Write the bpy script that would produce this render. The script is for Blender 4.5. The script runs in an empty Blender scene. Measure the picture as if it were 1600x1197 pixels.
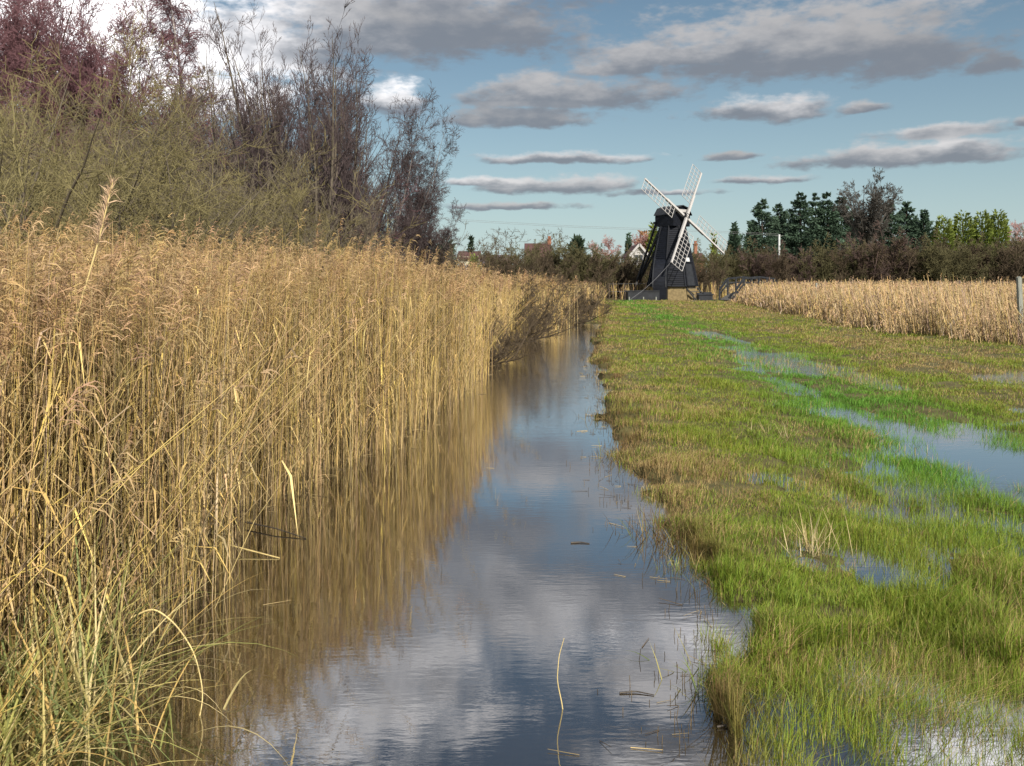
import bpy, math
import numpy as np
from mathutils import Vector
R = math.radians
scene = bpy.context.scene
COL = scene.collection

# ------------------------------------------------------------------ camera, sky, sun, exposure
EYE, FOC, PX0, PY0 = 1.8, 1386.0, 800.0, 439.0       # eye height (m), focal length in photo pixels, vanishing point
cam_d = bpy.data.cameras.new('camera'); cam = bpy.data.objects.new('camera', cam_d); COL.objects.link(cam)
cam_d.sensor_width = 36.0; cam_d.lens = 36.0*FOC/1600.0
cam_d.shift_y = -(598.5-PY0)/1600.0
cam.location = (0, 0, EYE); cam.rotation_euler = (R(90), 0, 0)
cam_d.clip_start = 0.05; cam_d.clip_end = 20000
scene.camera = cam

SUN_EL, SUN_AZ = 38.0, 157.0        # azimuth clockwise from the view direction: behind the camera
world = bpy.data.worlds.new('World'); scene.world = world; world.use_nodes = True
wt = world.node_tree; wn = wt.nodes; wl = wt.links
for n in list(wn): wn.remove(n)
def wnode(t, **k):
    n = wn.new(t)
    for a, b in k.items(): setattr(n, a, b)
    return n
def wmath(op, a, b=None, c=None, clamp=False):
    n = wn.new('ShaderNodeMath'); n.operation = op; n.use_clamp = clamp
    for i, v in enumerate((a, b, c)):
        if v is None: continue
        if isinstance(v, (int, float)): n.inputs[i].default_value = v
        else: wl.new(v, n.inputs[i])
    return n.outputs[0]
def wsmooth(v, lo, hi):
    n = wn.new('ShaderNodeMapRange'); n.interpolation_type = 'SMOOTHSTEP'
    wl.new(v, n.inputs['Value']); n.inputs['From Min'].default_value = lo; n.inputs['From Max'].default_value = hi
    return n.outputs[0]
def wmix(f, a, b):
    n = wn.new('ShaderNodeMix'); n.data_type = 'RGBA'
    for s, v in ((n.inputs[0], f), (n.inputs[6], a), (n.inputs[7], b)):
        if isinstance(v, (int, float)): s.default_value = v
        elif isinstance(v, tuple): s.default_value = v
        else: wl.new(v, s)
    return n.outputs[2]
STR = 0.10
sky = wnode('ShaderNodeTexSky', sky_type='NISHITA', sun_disc=False)
sky.sun_elevation = R(SUN_EL); sky.sun_rotation = R(SUN_AZ); sky.air_density = 1.0; sky.dust_density = 0.6; sky.ozone_density = 2.0
SKY_TINT = (0.54, 0.60, 0.57, 1)
tint = wn.new('ShaderNodeMix'); tint.data_type = 'RGBA'; tint.blend_type = 'MULTIPLY'; tint.inputs[0].default_value = 1
wl.new(sky.outputs[0], tint.inputs[6]); tint.inputs[7].default_value = SKY_TINT
tc = wnode('ShaderNodeTexCoord'); sep = wnode('ShaderNodeSeparateXYZ'); wl.new(tc.outputs['Generated'], sep.inputs[0])
az = wmath('ARCTAN2', sep.outputs[0], sep.outputs[1]); el = wmath('ARCSINE', sep.outputs[2])
cmb = wnode('ShaderNodeCombineXYZ'); wl.new(az, cmb.inputs[0]); wl.new(wmath('MULTIPLY', el, 2.3), cmb.inputs[1])
def wnoise(scale, detail, rough, off=0.0):
    m = wnode('ShaderNodeVectorMath', operation='ADD'); wl.new(cmb.outputs[0], m.inputs[0]); m.inputs[1].default_value = (off, off*0.7, off*1.3)
    n = wnode('ShaderNodeTexNoise'); wl.new(m.outputs[0], n.inputs['Vector'])
    n.inputs['Scale'].default_value = scale; n.inputs['Detail'].default_value = detail; n.inputs['Roughness'].default_value = rough
    return n.outputs[0]
n1 = wnoise(15.0, 8.0, 0.56); n2 = wnoise(22.0, 6.0, 0.55, 3.1); n3 = wnoise(3.2, 4.0, 0.6, 7.7)
n4 = wnoise(46.0, 5.0, 0.6, 5.3); n5 = wnoise(6.0, 3.0, 0.5, 9.1)
azw = wmath('ADD', az, wmath('MULTIPLY', wmath('SUBTRACT', n5, 0.5), 0.16)); elw = wmath('ADD', el, wmath('MULTIPLY', wmath('SUBTRACT', n2, 0.5), 0.012))
# clouds as banks at their own bearing and height: photo-pixel centre, half width, half height, brightness of the sunlit top
CLOUDS = [
    (640, 20, 280, 75, .25), (400, 55, 190, 70, .75), (120, 40, 330, 120, 1.5), (-250, 0, 300, 120, .8), (330, 135, 130, 50, .9),
    (615, 152, 62, 30, .68),
    (1250, 60, 290, 62, .28), (1060, 82, 170, 28, .33), (1420, 75, 160, 45, .2), (1580, 95, 60, 16, .15), (960, 105, 80, 16, .3), (1240, 90, 55, 18, .25),
    (900, 142, 165, 34, .3), (820, 182, 115, 18, .25), (1190, 168, 95, 22, .42), (1350, 167, 60, 9, .28), (1460, 204, 95, 14, .36), (1590, 190, 40, 9, .25),
    (1420, 240, 190, 20, .34), (1480, 228, 50, 16, .45), (1140, 243, 55, 8, .25), (880, 247, 95, 11, .4), (890, 288, 130, 16, .36), (780, 283, 90, 8, .45), (1230, 280, 80, 7, .35),
    (800, 322, 110, 7, .3), (1050, 300, 90, 7, .4),
    (830, -70, 270, 75, .45), (520, -190, 280, 130, .62), (1090, -120, 170, 60, .9), (1000, -190, 120, 50, .5), (1500, -190, 280, 50, .7), (1130, -330, 230, 50, .7), (900, -620, 700, 110, 1.3), (100, -350, 400, 150, 1.2), (1700, -420, 300, 120, 1.3),
]
m = None; num = None; den = None; brt = None
for (cx, cy, rx, ry, br) in CLOUDS:
    a0 = math.atan2(cx-PX0, FOC); e0 = math.atan2((PY0-cy)*math.cos(a0), FOC)
    k = math.cos(a0)**2
    dx = wmath('MULTIPLY', wmath('SUBTRACT', azw, a0), FOC/(rx*k*1.12))
    dy = wmath('MULTIPLY', wmath('SUBTRACT', elw, e0-0.35*ry/FOC), FOC/(ry*1.3))
    dyy = wmath('MAXIMUM', dy, wmath('MULTIPLY', dy, -2.0))
    d = wmath('SUBTRACT', 1.0, wmath('SQRT', wmath('MULTIPLY_ADD', dx, dx, wmath('MULTIPLY', dyy, dyy))))
    w = wmath('MAXIMUM', wmath('ADD', d, 0.35), 0.0)
    m = d if m is None else wmath('MAXIMUM', m, d)
    t = wmath('MULTIPLY', w, dy); b_ = wmath('MULTIPLY', w, br)
    num = t if num is None else wmath('ADD', num, t)
    den = w if den is None else wmath('ADD', den, w)
    brt = b_ if brt is None else wmath('ADD', brt, b_)
dens = wmath('MAXIMUM', den, 0.001)
top = wmath('DIVIDE', num, dens); bright = wmath('DIVIDE', brt, dens)
# loose unseen cloud behind the camera and overhead, thickened and brightened to add soft light
back = wmath('MULTIPLY', wsmooth(n3, 0.38, 0.66), wsmooth(wmath('ABSOLUTE', az), 0.8, 1.3))
alpha = wsmooth(wmath('ADD', m, wmath('ADD', wmath('MULTIPLY', wmath('SUBTRACT', n1, 0.5), 1.5), wmath('MULTIPLY', wmath('SUBTRACT', n4, 0.5), 1.0))), -0.15, 0.5)
shade = wmath('ADD', wmath('MULTIPLY', top, 1.2), wmath('MULTIPLY', wmath('SUBTRACT', n2, 0.5), 1.6))
shade = wsmooth(shade, -0.3, 0.95)
dark = (0.165/STR, 0.18/STR, 0.21/STR, 1)
lite = wn.new('ShaderNodeMix'); lite.data_type = 'RGBA'; lite.blend_type = 'MULTIPLY'; lite.inputs[0].default_value = 1
lite.inputs[6].default_value = (1.40/STR, 1.36/STR, 1.36/STR, 1)
cb = wnode('ShaderNodeCombineXYZ')
for i in range(3): wl.new(bright, cb.inputs[i])
wl.new(cb.outputs[0], lite.inputs[7])
ccol = wmix(shade, dark, lite.outputs[2])
ccol = wmix(wsmooth(bright, 0.7, 1.4), ccol, lite.outputs[2])
hz = wmath('POWER', 2.718, wmath('MULTIPLY', wmath('ABSOLUTE', el), -7.5))
clear = wmix(wmath('MULTIPLY', hz, 0.85), tint.outputs[2], (0.42/STR, 0.52/STR, 0.55/STR, 1))
c1 = wmix(wmath('MULTIPLY', alpha, 0.9), clear, ccol)
c2 = wmix(wmath('MULTIPLY', back, 0.8), c1, (1.25/STR, 1.22/STR, 1.22/STR, 1))
bg = wnode('ShaderNodeBackground'); bg.inputs['Strength'].default_value = STR
wl.new(c2, bg.inputs['Color'])
wo = wnode('ShaderNodeOutputWorld'); wl.new(bg.outputs[0], wo.inputs[0])
world.cycles.sampling_method = 'MANUAL'; world.cycles.sample_map_resolution = 512

sun_d = bpy.data.lights.new('sun', 'SUN'); sun = bpy.data.objects.new('sun', sun_d); COL.objects.link(sun)
sun_d.energy = 4.9; sun_d.angle = R(0.6); sun_d.color = (1.0, 0.93, 0.82)
sv = Vector((math.sin(R(SUN_AZ))*math.cos(R(SUN_EL)), math.cos(R(SUN_AZ))*math.cos(R(SUN_EL)), math.sin(R(SUN_EL))))
sun.rotation_euler = sv.to_track_quat('Z', 'Y').to_euler()
sun.location = (20, -30, 40)
vs = scene.view_settings
vs.view_transform = 'Standard'; vs.look = 'None'; vs.exposure = 0.42; vs.gamma = 1.0; vs.use_curve_mapping = False
scene.render.engine = 'CYCLES'
scene.cycles.max_bounces = 6; scene.cycles.diffuse_bounces = 2; scene.cycles.glossy_bounces = 3; scene.cycles.transmission_bounces = 2; scene.cycles.transparent_max_bounces = 4

# ------------------------------------------------------------------ helpers
rng = np.random.default_rng(11)
def gpt(px, py, z=0.0):                       # photo pixel of a point on level ground -> world x, y
    Y = FOC*(EYE-z)/(py-PY0); return ((px-PX0)/FOC*Y, Y)
def wx(px, Y): return (px-PX0)/FOC*Y
def wz(py, Y): return EYE-(py-PY0)/FOC*Y
def sm(a, b, x): t = np.clip((x-a)/(b-a), 0, 1); return t*t*(3-2*t)
_perm = np.random.default_rng(5).random((256, 256))
def vnoise(x, y):
    xi = np.floor(x).astype(int); yi = np.floor(y).astype(int); fx = x-xi; fy = y-yi
    fx = fx*fx*(3-2*fx); fy = fy*fy*(3-2*fy)
    g = lambda i, j: _perm[i & 255, j & 255]
    return (g(xi, yi)*(1-fx)+g(xi+1, yi)*fx)*(1-fy)+(g(xi, yi+1)*(1-fx)+g(xi+1, yi+1)*fx)*fy
def fbm(x, y, o=4):
    s = 0; a = 1; t = 0
    for i in range(o):
        s = s+a*vnoise(x*2**i+17.3*i, y*2**i+9.1*i); t += a; a *= .5
    return s/t
def tag(o, label=None, cat=None, group=None, kind=None):
    if label: o['label'] = label
    if cat: o['category'] = cat
    if group: o['group'] = group
    if kind: o['kind'] = kind
    return o
def empty(name, loc=(0, 0, 0), rz=0.0):
    o = bpy.data.objects.new(name, None); COL.objects.link(o); o.location = loc; o.rotation_euler = (0, 0, rz); o.empty_display_size = .3
    return o
def mesh_np(name, V, faces, mat, parent=None, cols=None, smooth=False):
    """faces: list of int arrays, each (n,3) or (n,4)"""
    V = np.asarray(V, np.float32).reshape(-1, 3)
    me = bpy.data.meshes.new(name); me.vertices.add(len(V)); me.vertices.foreach_set('co', V.ravel())
    faces = [np.asarray(f, np.int32) for f in faces if len(f)]
    loops = np.concatenate([f.ravel() for f in faces])
    tot = np.concatenate([np.full(len(f), f.shape[1], np.int32) for f in faces])
    st = np.zeros(len(tot), np.int32); st[1:] = np.cumsum(tot)[:-1]
    me.loops.add(len(loops)); me.loops.foreach_set('vertex_index', loops)
    me.polygons.add(len(tot)); me.polygons.foreach_set('loop_start', st)
    if smooth: me.polygons.foreach_set('use_smooth', np.ones(len(tot), bool))
    me.update(calc_edges=True)
    if cols is not None:
        at = me.color_attributes.new('tone', 'FLOAT_COLOR', 'POINT')
        c = np.ones((len(V), 4), np.float32); c[:, :3] = cols; at.data.foreach_set('color', c.ravel())
    me.materials.append(mat)
    o = bpy.data.objects.new(name, me); COL.objects.link(o)
    if parent is not None: o.parent = parent
    return o
def copy_tree(o, parent=None):
    c = o.copy(); COL.objects.link(c)
    if parent is not None: c.parent = parent
    for ch in [x for x in o.children]: copy_tree(ch, c)
    return c
def tubes(P0, P1, R0, R1, sides=3):
    P0 = np.asarray(P0, float).reshape(-1, 3); P1 = np.asarray(P1, float).reshape(-1, 3)
    R0 = np.broadcast_to(R0, len(P0)); R1 = np.broadcast_to(R1, len(P0))
    d = P1-P0; d /= np.maximum(np.linalg.norm(d, axis=1, keepdims=True), 1e-9)
    ref = np.where(np.abs(d[:, 2:3]) < .9, np.array([[0, 0, 1.]]), np.array([[1., 0, 0]]))
    u = np.cross(d, ref); u /= np.linalg.norm(u, axis=1, keepdims=True); v = np.cross(d, u)
    a = np.arange(sides)*2*math.pi/sides
    ring = u[:, None]*np.cos(a)[None, :, None]+v[:, None]*np.sin(a)[None, :, None]
    V = np.concatenate([P0[:, None]+ring*R0[:, None, None], P1[:, None]+ring*R1[:, None, None]], 1).reshape(-1, 3)
    b = np.arange(len(P0))[:, None]*2*sides; k = np.arange(sides)[None]; k2 = (k+1) % sides
    F = np.stack([b+k, b+k2, b+sides+k2, b+sides+k], -1).reshape(-1, 4)
    return V, F
class MB:                                      # collects solids for ONE mesh object
    def __init__(s): s.V = []; s.F = {3: [], 4: []}; s.n = 0
    def add(s, V, F):
        V = np.asarray(V, float).reshape(-1, 3)
        for f in F: s.F.setdefault(len(f), []).append([i+s.n for i in f])
        s.V.append(V); s.n += len(V)
    def bar(s, p, q, w, h=None, up=(0, 0, 1)):            # rectangular bar from p to q
        h = w if h is None else h
        p = np.array(p, float); q = np.array(q, float); d = q-p; d /= np.linalg.norm(d)
        up = np.array(up, float)
        if abs(d@up) > .97: up = np.array((0, 1., 0))
        u = np.cross(d, up); u /= np.linalg.norm(u); v = np.cross(u, d)
        c = [(-1, -1), (1, -1), (1, 1), (-1, 1)]
        V = [p+u*a*w/2+v*b*h/2 for a, b in c]+[q+u*a*w/2+v*b*h/2 for a, b in c]
        s.add(V, [(3, 2, 1, 0), (4, 5, 6, 7), (0, 1, 5, 4), (1, 2, 6, 5), (2, 3, 7, 6), (3, 0, 4, 7)])
    def box(s, lo, hi):
        x0, y0, z0 = lo; x1, y1, z1 = hi
        V = [(x0, y0, z0), (x1, y0, z0), (x1, y1, z0), (x0, y1, z0), (x0, y0, z1), (x1, y0, z1), (x1, y1, z1), (x0, y1, z1)]
        s.add(V, [(3, 2, 1, 0), (4, 5, 6, 7), (0, 1, 5, 4), (1, 2, 6, 5), (2, 3, 7, 6), (3, 0, 4, 7)])
    def tube(s, pts, r, sides=6):
        pts = np.array(pts, float); r = np.broadcast_to(r, len(pts))
        V, F = tubes(pts[:-1], pts[1:], r[:-1], r[1:], sides); s.add(V, F.tolist())
    def prism(s, poly, off):                       # planar outline swept along off
        poly = np.array(poly, float); n = len(poly); V = np.concatenate([poly, poly+np.array(off, float)])
        s.add(V, [tuple(range(n))[::-1], tuple(range(n, 2*n))]+[(i, (i+1) % n, n+(i+1) % n, n+i) for i in range(n)])
    def build(s, name, mat, parent=None, loc=None):
        me = bpy.data.meshes.new(name)
        F = [f for fs in s.F.values() for f in fs]
        me.from_pydata(np.concatenate(s.V).tolist(), [], F); me.update(); me.materials.append(mat)
        o = bpy.data.objects.new(name, me); COL.objects.link(o)
        if parent is not None: o.parent = parent
        if loc is not None: o.location = loc
        return o

# ------------------------------------------------------------------ materials
def mat(name, col, rough=.8, var=.25, scale=6., spec=.3, attr=False, trans=0.0, bump=0.0, tex=None, stretch=None):
    m = bpy.data.materials.new(name); m.use_nodes = True; t = m.node_tree; b = t.nodes['Principled BSDF']
    b.inputs['Roughness'].default_value = rough; b.inputs['Specular IOR Level'].default_value = spec
    co = t.nodes.new('ShaderNodeTexCoord'); vec = co.outputs['Object']
    if stretch:
        mp = t.nodes.new('ShaderNodeMapping'); mp.inputs['Scale'].default_value = stretch; t.links.new(vec, mp.inputs[0]); vec = mp.outputs[0]
    no = t.nodes.new('ShaderNodeTexNoise'); no.inputs['Scale'].default_value = scale; no.inputs['Detail'].default_value = 5; t.links.new(vec, no.inputs['Vector'])
    mr = t.nodes.new('ShaderNodeMapRange'); mr.inputs['From Min'].default_value = .25; mr.inputs['From Max'].default_value = .75
    mr.inputs['To Min'].default_value = 1-var; mr.inputs['To Max'].default_value = 1+var; t.links.new(no.outputs[0], mr.inputs[0])
    mx = t.nodes.new('ShaderNodeMix'); mx.data_type = 'RGBA'; mx.blend_type = 'MULTIPLY'; mx.inputs[0].default_value = 1
    if attr:
        a = t.nodes.new('ShaderNodeAttribute'); a.attribute_name = 'tone'; t.links.new(a.outputs['Color'], mx.inputs[6])
    else: mx.inputs[6].default_value = (*col, 1)
    t.links.new(mr.outputs[0], mx.inputs[7]); t.links.new(mx.outputs[2], b.inputs['Base Color'])
    if bump:
        bp = t.nodes.new('ShaderNodeBump'); bp.inputs['Strength'].default_value = bump; bp.inputs['Distance'].default_value = .03
        t.links.new(no.outputs[0], bp.inputs['Height']); t.links.new(bp.outputs[0], b.inputs['Normal'])
    if trans:
        tr = t.nodes.new('ShaderNodeBsdfTranslucent'); t.links.new(mx.outputs[2], tr.inputs['Color'])
        ms = t.nodes.new('ShaderNodeMixShader'); ms.inputs[0].default_value = trans
        t.links.new(b.outputs[0], ms.inputs[1]); t.links.new(tr.outputs[0], ms.inputs[2])
        t.links.new(ms.outputs[0], t.nodes['Material Output'].inputs[0])
    return m
M = {}
M['ground'] = mat('damp_earth', (.085, .075, .03), .9, .45, 3.5, .2, bump=.6)
M['blade'] = mat('grass_blade', (1, 1, 1), .6, .15, 2.0, .25, attr=True, trans=.3)
M['reed'] = mat('dry_reed', (1, 1, 1), .6, .12, 3.0, .3, attr=True, trans=.15)
M['sallow'] = mat('mossy_twig', (.20, .17, .075), .85, .5, 1.2)
M['grey_twig'] = mat('grey_brown_twig', (.15, .125, .085), .85, .3, 1.5)
M['purple_twig'] = mat('purple_twig', (.17, .085, .095), .85, .25, 1.5)
M['dark_twig'] = mat('dark_twig', (.075, .055, .055), .85, .3, 1.5)
M['ash_bark'] = mat('ash_bark', (.11, .09, .065), .9, .3, 5., bump=.5)
M['grey_bark'] = mat('grey_bark', (.17, .15, .135), .85, .5, 5., bump=.3)
M['oak_twig'] = mat('grey_oak_twig', (.082, .074, .064), .85, .3, 1.)
M['plum_twig'] = mat('plum_brown_twig', (.10, .066, .055), .85, .35, .5)
M['birch_bark'] = mat('birch_bark', (.42, .39, .37), .8, .5, 5., bump=.3, stretch=(1, 1, 3))
M['hedge_twig'] = mat('hawthorn_twig', (.085, .062, .038), .9, .35, .5)
M['olive_hedge'] = mat('olive_shrub_twig', (.10, .09, .04), .9, .35, .5)
M['pink_twig'] = mat('pink_birch_twig', (.36, .20, .18), .85, .2, .5)
M['rust_leaf'] = mat('rust_foliage', (.36, .20, .09), .85, .3, .5, trans=.2)
M['pine'] = mat('pine_needles', (.05, .085, .052), .8, .4, .4, trans=.1)
M['gold_fir'] = mat('golden_cypress', (.15, .19, .035), .8, .35, .6, trans=.2)
M['ever'] = mat('evergreen_leaf', (.035, .055, .03), .8, .4, .8, trans=.1)
M['trunk'] = mat('dark_trunk', (.06, .045, .035), .9, .3, 3.)
M['mill'] = mat('tarred_boards', (.0045, .006, .0105), .7, .6, 2.2, .22, bump=.2, stretch=(1, 1, 5))
M['black'] = mat('black_timber', (.016, .018, .022), .65, .4, 3., .35)
M['white'] = mat('white_painted_wood', (.40, .385, .37), .55, .1, 4.)
M['plinth'] = mat('buff_brick_plinth', (.21, .16, .08), .9, .35, 5.)
M['sign'] = mat('pale_notice_board', (.55, .57, .56), .6, .12, 5.)
M['rope'] = mat('grey_rope', (.22, .22, .23), .8, .1, 5.)
M['wood'] = mat('weathered_wood', (.07, .068, .064), .85, .35, 3., bump=.3, stretch=(4, 4, .6))
M['post'] = mat('grey_post', (.22, .23, .20), .85, .3, 6., bump=.4, stretch=(4, 4, .5))
M['wire'] = mat('galvanised_wire', (.22, .22, .22), .5, .1, 5.)
M['brick'] = mat('red_brick', (.26, .12, .075), .9, .25, 6.)
M['cream'] = mat('cream_render', (.5, .45, .33), .85, .1, 3.)
M['tile'] = mat('red_tile', (.085, .042, .04), .85, .3, 4.)
M['slate'] = mat('dark_slate', (.085, .07, .078), .8, .25, 4.)
M['glass'] = mat('window_glass', (.03, .035, .04), .1, .1, 3., .5)

# ------------------------------------------------------------------ the lie of the land
_yr = [-20, 2.5, 3.3, 3.72, 4.22, 4.88, 5.5, 6.2, 7.77, 9.94, 12, 15.5, 20.6, 32, 40, 80]
_xr = [.8, .85, .88, .94, 1.07, 1.22, 1.28, 1.12, 1.15, 1.36, 1.5, 1.85, 2.0, 3.2, 4.2, 8]
_yl = [-20, 2.5, 3.5, 4.79, 6.38, 7.1, 8.88, 10.35, 15.5, 18.3, 27.4, 36, 40, 80]
_xl = [-1.8, -1.8, -1.9, -2.17, -2.32, -2.17, -1.84, -1.5, -.92, -.78, .15, 2.4, 4.3, 8.2]
def xr(Y): return np.interp(Y, _yr, _xr)
def xl(Y): return np.interp(Y, _yl, _xl)
def xt(Y): return 4.0+.08*Y                                  # middle of the wet green track
_yrr = [2, 23.5, 27.4, 32.8, 44.5, 69, 100]; _xrr = [19, 13.6, 12.9, 13.0, 14.5, 18, 24]
def xrr(Y): return np.interp(Y, _yrr, _xrr)                    # edge of the right-hand reed bed
def bank(X, Y):
    sp = .28*np.exp(-((Y-11.7)/.16)**2)+.26*np.exp(-((Y-10.5)/.13)**2)+.2*np.exp(-((Y-13.6)/.2)**2)-.25*np.exp(-((Y-14.4)/.3)**2)+.2*np.exp(-((Y-16.6)/.25)**2)
    return xr(Y)+(vnoise(X*0+3.7, Y*2.3)-.5)*.3+(vnoise(X*0+9.7, Y*6.1)-.5)*.2-sp-.1
def height(X, Y):
    X = np.asarray(X, float); Y = np.asarray(Y, float)
    e = bank(X, Y)
    big = fbm(X*.55, Y*.38, 3)-.5; fine = fbm(X*2.1+40, Y*1.7, 3)-.5
    lowf = (1-sm(8, 13, Y))*sm(.5, 1.6, X-e)
    z = .06-.03*lowf+(.16+.12*lowf)*big+(.10+.06*lowf)*fine
    dx = X-xt(Y)
    n = sm(.34, .62, fbm(X*1.5+5, Y*.33+8, 4))*.85
    pud = np.exp(-((dx-.3)/(1.25-.5*sm(14, 22, Y)))**2)*sm(4, 7, Y)*(1-sm(29, 34, Y))*(.28+.35*sm(12, 20, Y)+.85*n)
    pud = pud+.8*np.exp(-((X-9.6)/1.2)**2-((Y-16.5)/1.6)**2)+.5*np.exp(-((X-7.4)/1.3)**2-((Y-11.3)/1.2)**2)
    pud = pud+.5*np.exp(-((X-3.9)/.9)**2-((Y-7.6)/1.2)**2)+.32*np.exp(-((X-2.4)/.45)**2-((Y-5.3)/.4)**2)
    z = z-.15*pud*(.15+1.5*fbm(X*3.1, Y*1.1+50, 3))
    z = z-.105*(1-sm(3.75, 4.35, Y-.15*np.sin(X*5)))*sm(-.1, .25, X-e)
    z = np.clip(z, -.16, .3)
    z = np.where(Y > 34, np.maximum(z, .03), z)
    near = np.abs(X-e)
    z = z+.015*np.exp(-((X-e-.3)/.3)**2)                               # lip of the bank
    ditch = -.55
    de = X-e+.5*(fbm(X*2.6+3, Y*1.7, 3)-.5)+.22*(fbm(X*8, Y*6, 2)-.5)
    zr = z*sm(-.22, .12, de)+ditch*(1-sm(-.22, .12, de))
    dl = xl(Y)-X
    zl = ditch*(1-sm(-.5, .5, dl))+(-.10+.22*sm(1., 4., dl)+.04*fine)*sm(-.5, .5, dl)
    mid = (xl(Y)+xr(Y))/2
    out = np.where(X > mid, zr, zl)
    return np.where(Y > 37.5, np.maximum(out, .05+.03*fine), out)
gx = np.concatenate([[-6000, -2500, -1000, -400, -200, -120, -80, -60], np.arange(-50, -6, 1.), np.arange(-6, 13, .09), np.arange(13, 50, .8), [60, 80, 120, 200, 400, 1000, 2500, 6000]])
gy = np.concatenate([[-600, -100, -40, -20], np.arange(-12, 2, .5), np.arange(2, 14, .08), np.arange(14, 42, .22), np.arange(42, 110, 1.5), [120, 140, 170, 220, 300, 450, 800, 1600, 4000, 9000]])
GX, GY = np.meshgrid(gx, gy); GZ = height(GX, GY)
nx = len(gx); ny = len(gy)
I, J = np.meshgrid(np.arange(nx-1), np.arange(ny-1)); b = (J*nx+I).ravel()
g = mesh_np('ground', np.stack([GX, GY, GZ], -1), [np.stack([b, b+1, b+nx+1, b+nx], 1)], M['ground'], smooth=True)
tag(g, 'flat marshy ground with a soft bank and shallow hollows', kind='structure')

# water: one level sheet, seen in the ditch and in every hollow that dips below it
wm = bpy.data.materials.new('still_peaty_water'); wm.use_nodes = True; t = wm.node_tree
for n in list(t.nodes): t.nodes.remove(n)
out = t.nodes.new('ShaderNodeOutputMaterial'); co = t.nodes.new('ShaderNodeTexCoord')
def wav(scale, st, dist):
    mp = t.nodes.new('ShaderNodeMapping'); mp.inputs['Scale'].default_value = st; t.links.new(co.outputs['Object'], mp.inputs[0])
    n = t.nodes.new('ShaderNodeTexNoise'); n.inputs['Scale'].default_value = scale; n.inputs['Detail'].default_value = 3; t.links.new(mp.outputs[0], n.inputs['Vector'])
    return n.outputs[0]
ad = t.nodes.new('ShaderNodeMath'); ad.operation = 'MULTIPLY_ADD'; t.links.new(wav(3., (1, 2.2, 1), 0), ad.inputs[0]); ad.inputs[1].default_value = 1.5
t.links.new(wav(13., (.7, 2.5, 1), 0), ad.inputs[2])
bp = t.nodes.new('ShaderNodeBump'); bp.inputs['Strength'].default_value = .02; sx_ = t.nodes.new('ShaderNodeSeparateXYZ'); t.links.new(co.outputs['Object'], sx_.inputs[0]); mr_ = t.nodes.new('ShaderNodeMapRange'); mr_.interpolation_type = 'SMOOTHSTEP'; t.links.new(sx_.outputs[1], mr_.inputs[0]); mr_.inputs[1].default_value = 9.; mr_.inputs[2].default_value = 20.; mr_.inputs[3].default_value = .015; mr_.inputs[4].default_value = .22; t.links.new(mr_.outputs[0], bp.inputs['Strength']); bp.inputs['Distance'].default_value = .02; t.links.new(ad.outputs[0], bp.inputs['Height'])
lw = t.nodes.new('ShaderNodeLayerWeight'); lw.inputs['Blend'].default_value = .5; t.links.new(bp.outputs[0], lw.inputs['Normal'])
pw = t.nodes.new('ShaderNodeMath'); pw.operation = 'POWER'; t.links.new(lw.outputs['Facing'], pw.inputs[0]); pw.inputs[1].default_value = 2.2
fr = t.nodes.new('ShaderNodeMath'); fr.operation = 'MULTIPLY_ADD'; t.links.new(pw.outputs[0], fr.inputs[0]); fr.inputs[1].default_value = .82; fr.inputs[2].default_value = .17
gl = t.nodes.new('ShaderNodeBsdfGlossy'); gl.inputs['Roughness'].default_value = .015; gl.inputs['Color'].default_value = (.97, .98, 1, 1); t.links.new(bp.outputs[0], gl.inputs['Normal'])
df = t.nodes.new('ShaderNodeBsdfDiffuse'); df.inputs['Color'].default_value = (.022, .016, .008, 1)
ms = t.nodes.new('ShaderNodeMixShader'); t.links.new(fr.outputs[0], ms.inputs[0]); t.links.new(df.outputs[0], ms.inputs[1]); t.links.new(gl.outputs[0], ms.inputs[2])
t.links.new(ms.outputs[0], out.inputs[0])
w = mesh_np('water', [(-40, -14, 0), (40, -14, 0), (40, 60, 0), (-40, 60, 0)], [[(0, 1, 2, 3)]], wm)
tag(w, 'still dark ditch water and shallow flood water reflecting the sky', kind='structure')

# ------------------------------------------------------------------ grass and reeds
def blades(P, h, w, yaw, lean, bend, cols):
    """ribbon blades: two quads and a tip, rooted at P, leaning along yaw"""
    n = len(P); d = np.stack([np.cos(yaw), np.sin(yaw), np.zeros(n)], 1); s = np.stack([-np.sin(yaw+.6), np.cos(yaw+.6), np.zeros(n)], 1)
    V = np.empty((n, 5, 3)); up = np.array([0, 0, 1.])
    mid = P+up*(h*.55)[:, None]+d*(h*lean*.45)[:, None]
    tip = P+up*(h*(1-.3*bend))[:, None]+d*(h*(lean+bend))[:, None]
    V[:, 0] = P-s*(w*.5)[:, None]; V[:, 1] = P+s*(w*.5)[:, None]
    V[:, 2] = mid-s*(w*.42)[:, None]; V[:, 3] = mid+s*(w*.42)[:, None]; V[:, 4] = tip
    b = np.arange(n)*5
    return V.reshape(-1, 3), [np.stack([b, b+1, b+3, b+2], 1), np.stack([b+2, b+3, b+4], 1)], np.repeat(cols, 5, 0)
def mixc(a, b, t): return a*(1-t[:, None])+b*t[:, None]
N = 730000
u = rng.uniform(-.02, .66, N); Y = np.exp(rng.uniform(math.log(2.9), math.log(78), N)); X = u*Y+np.where(rng.random(N) < .24, rng.uniform(0, 2.4, N), 0)
H = height(X, Y); e = bank(X, Y); d = X-e
dens = fbm(X*1.3+90, Y*1.3, 3)
wet = H < .0
keep = (d > -.35) & (X < xrr(Y)+1.0) & (H > -.135)
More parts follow.
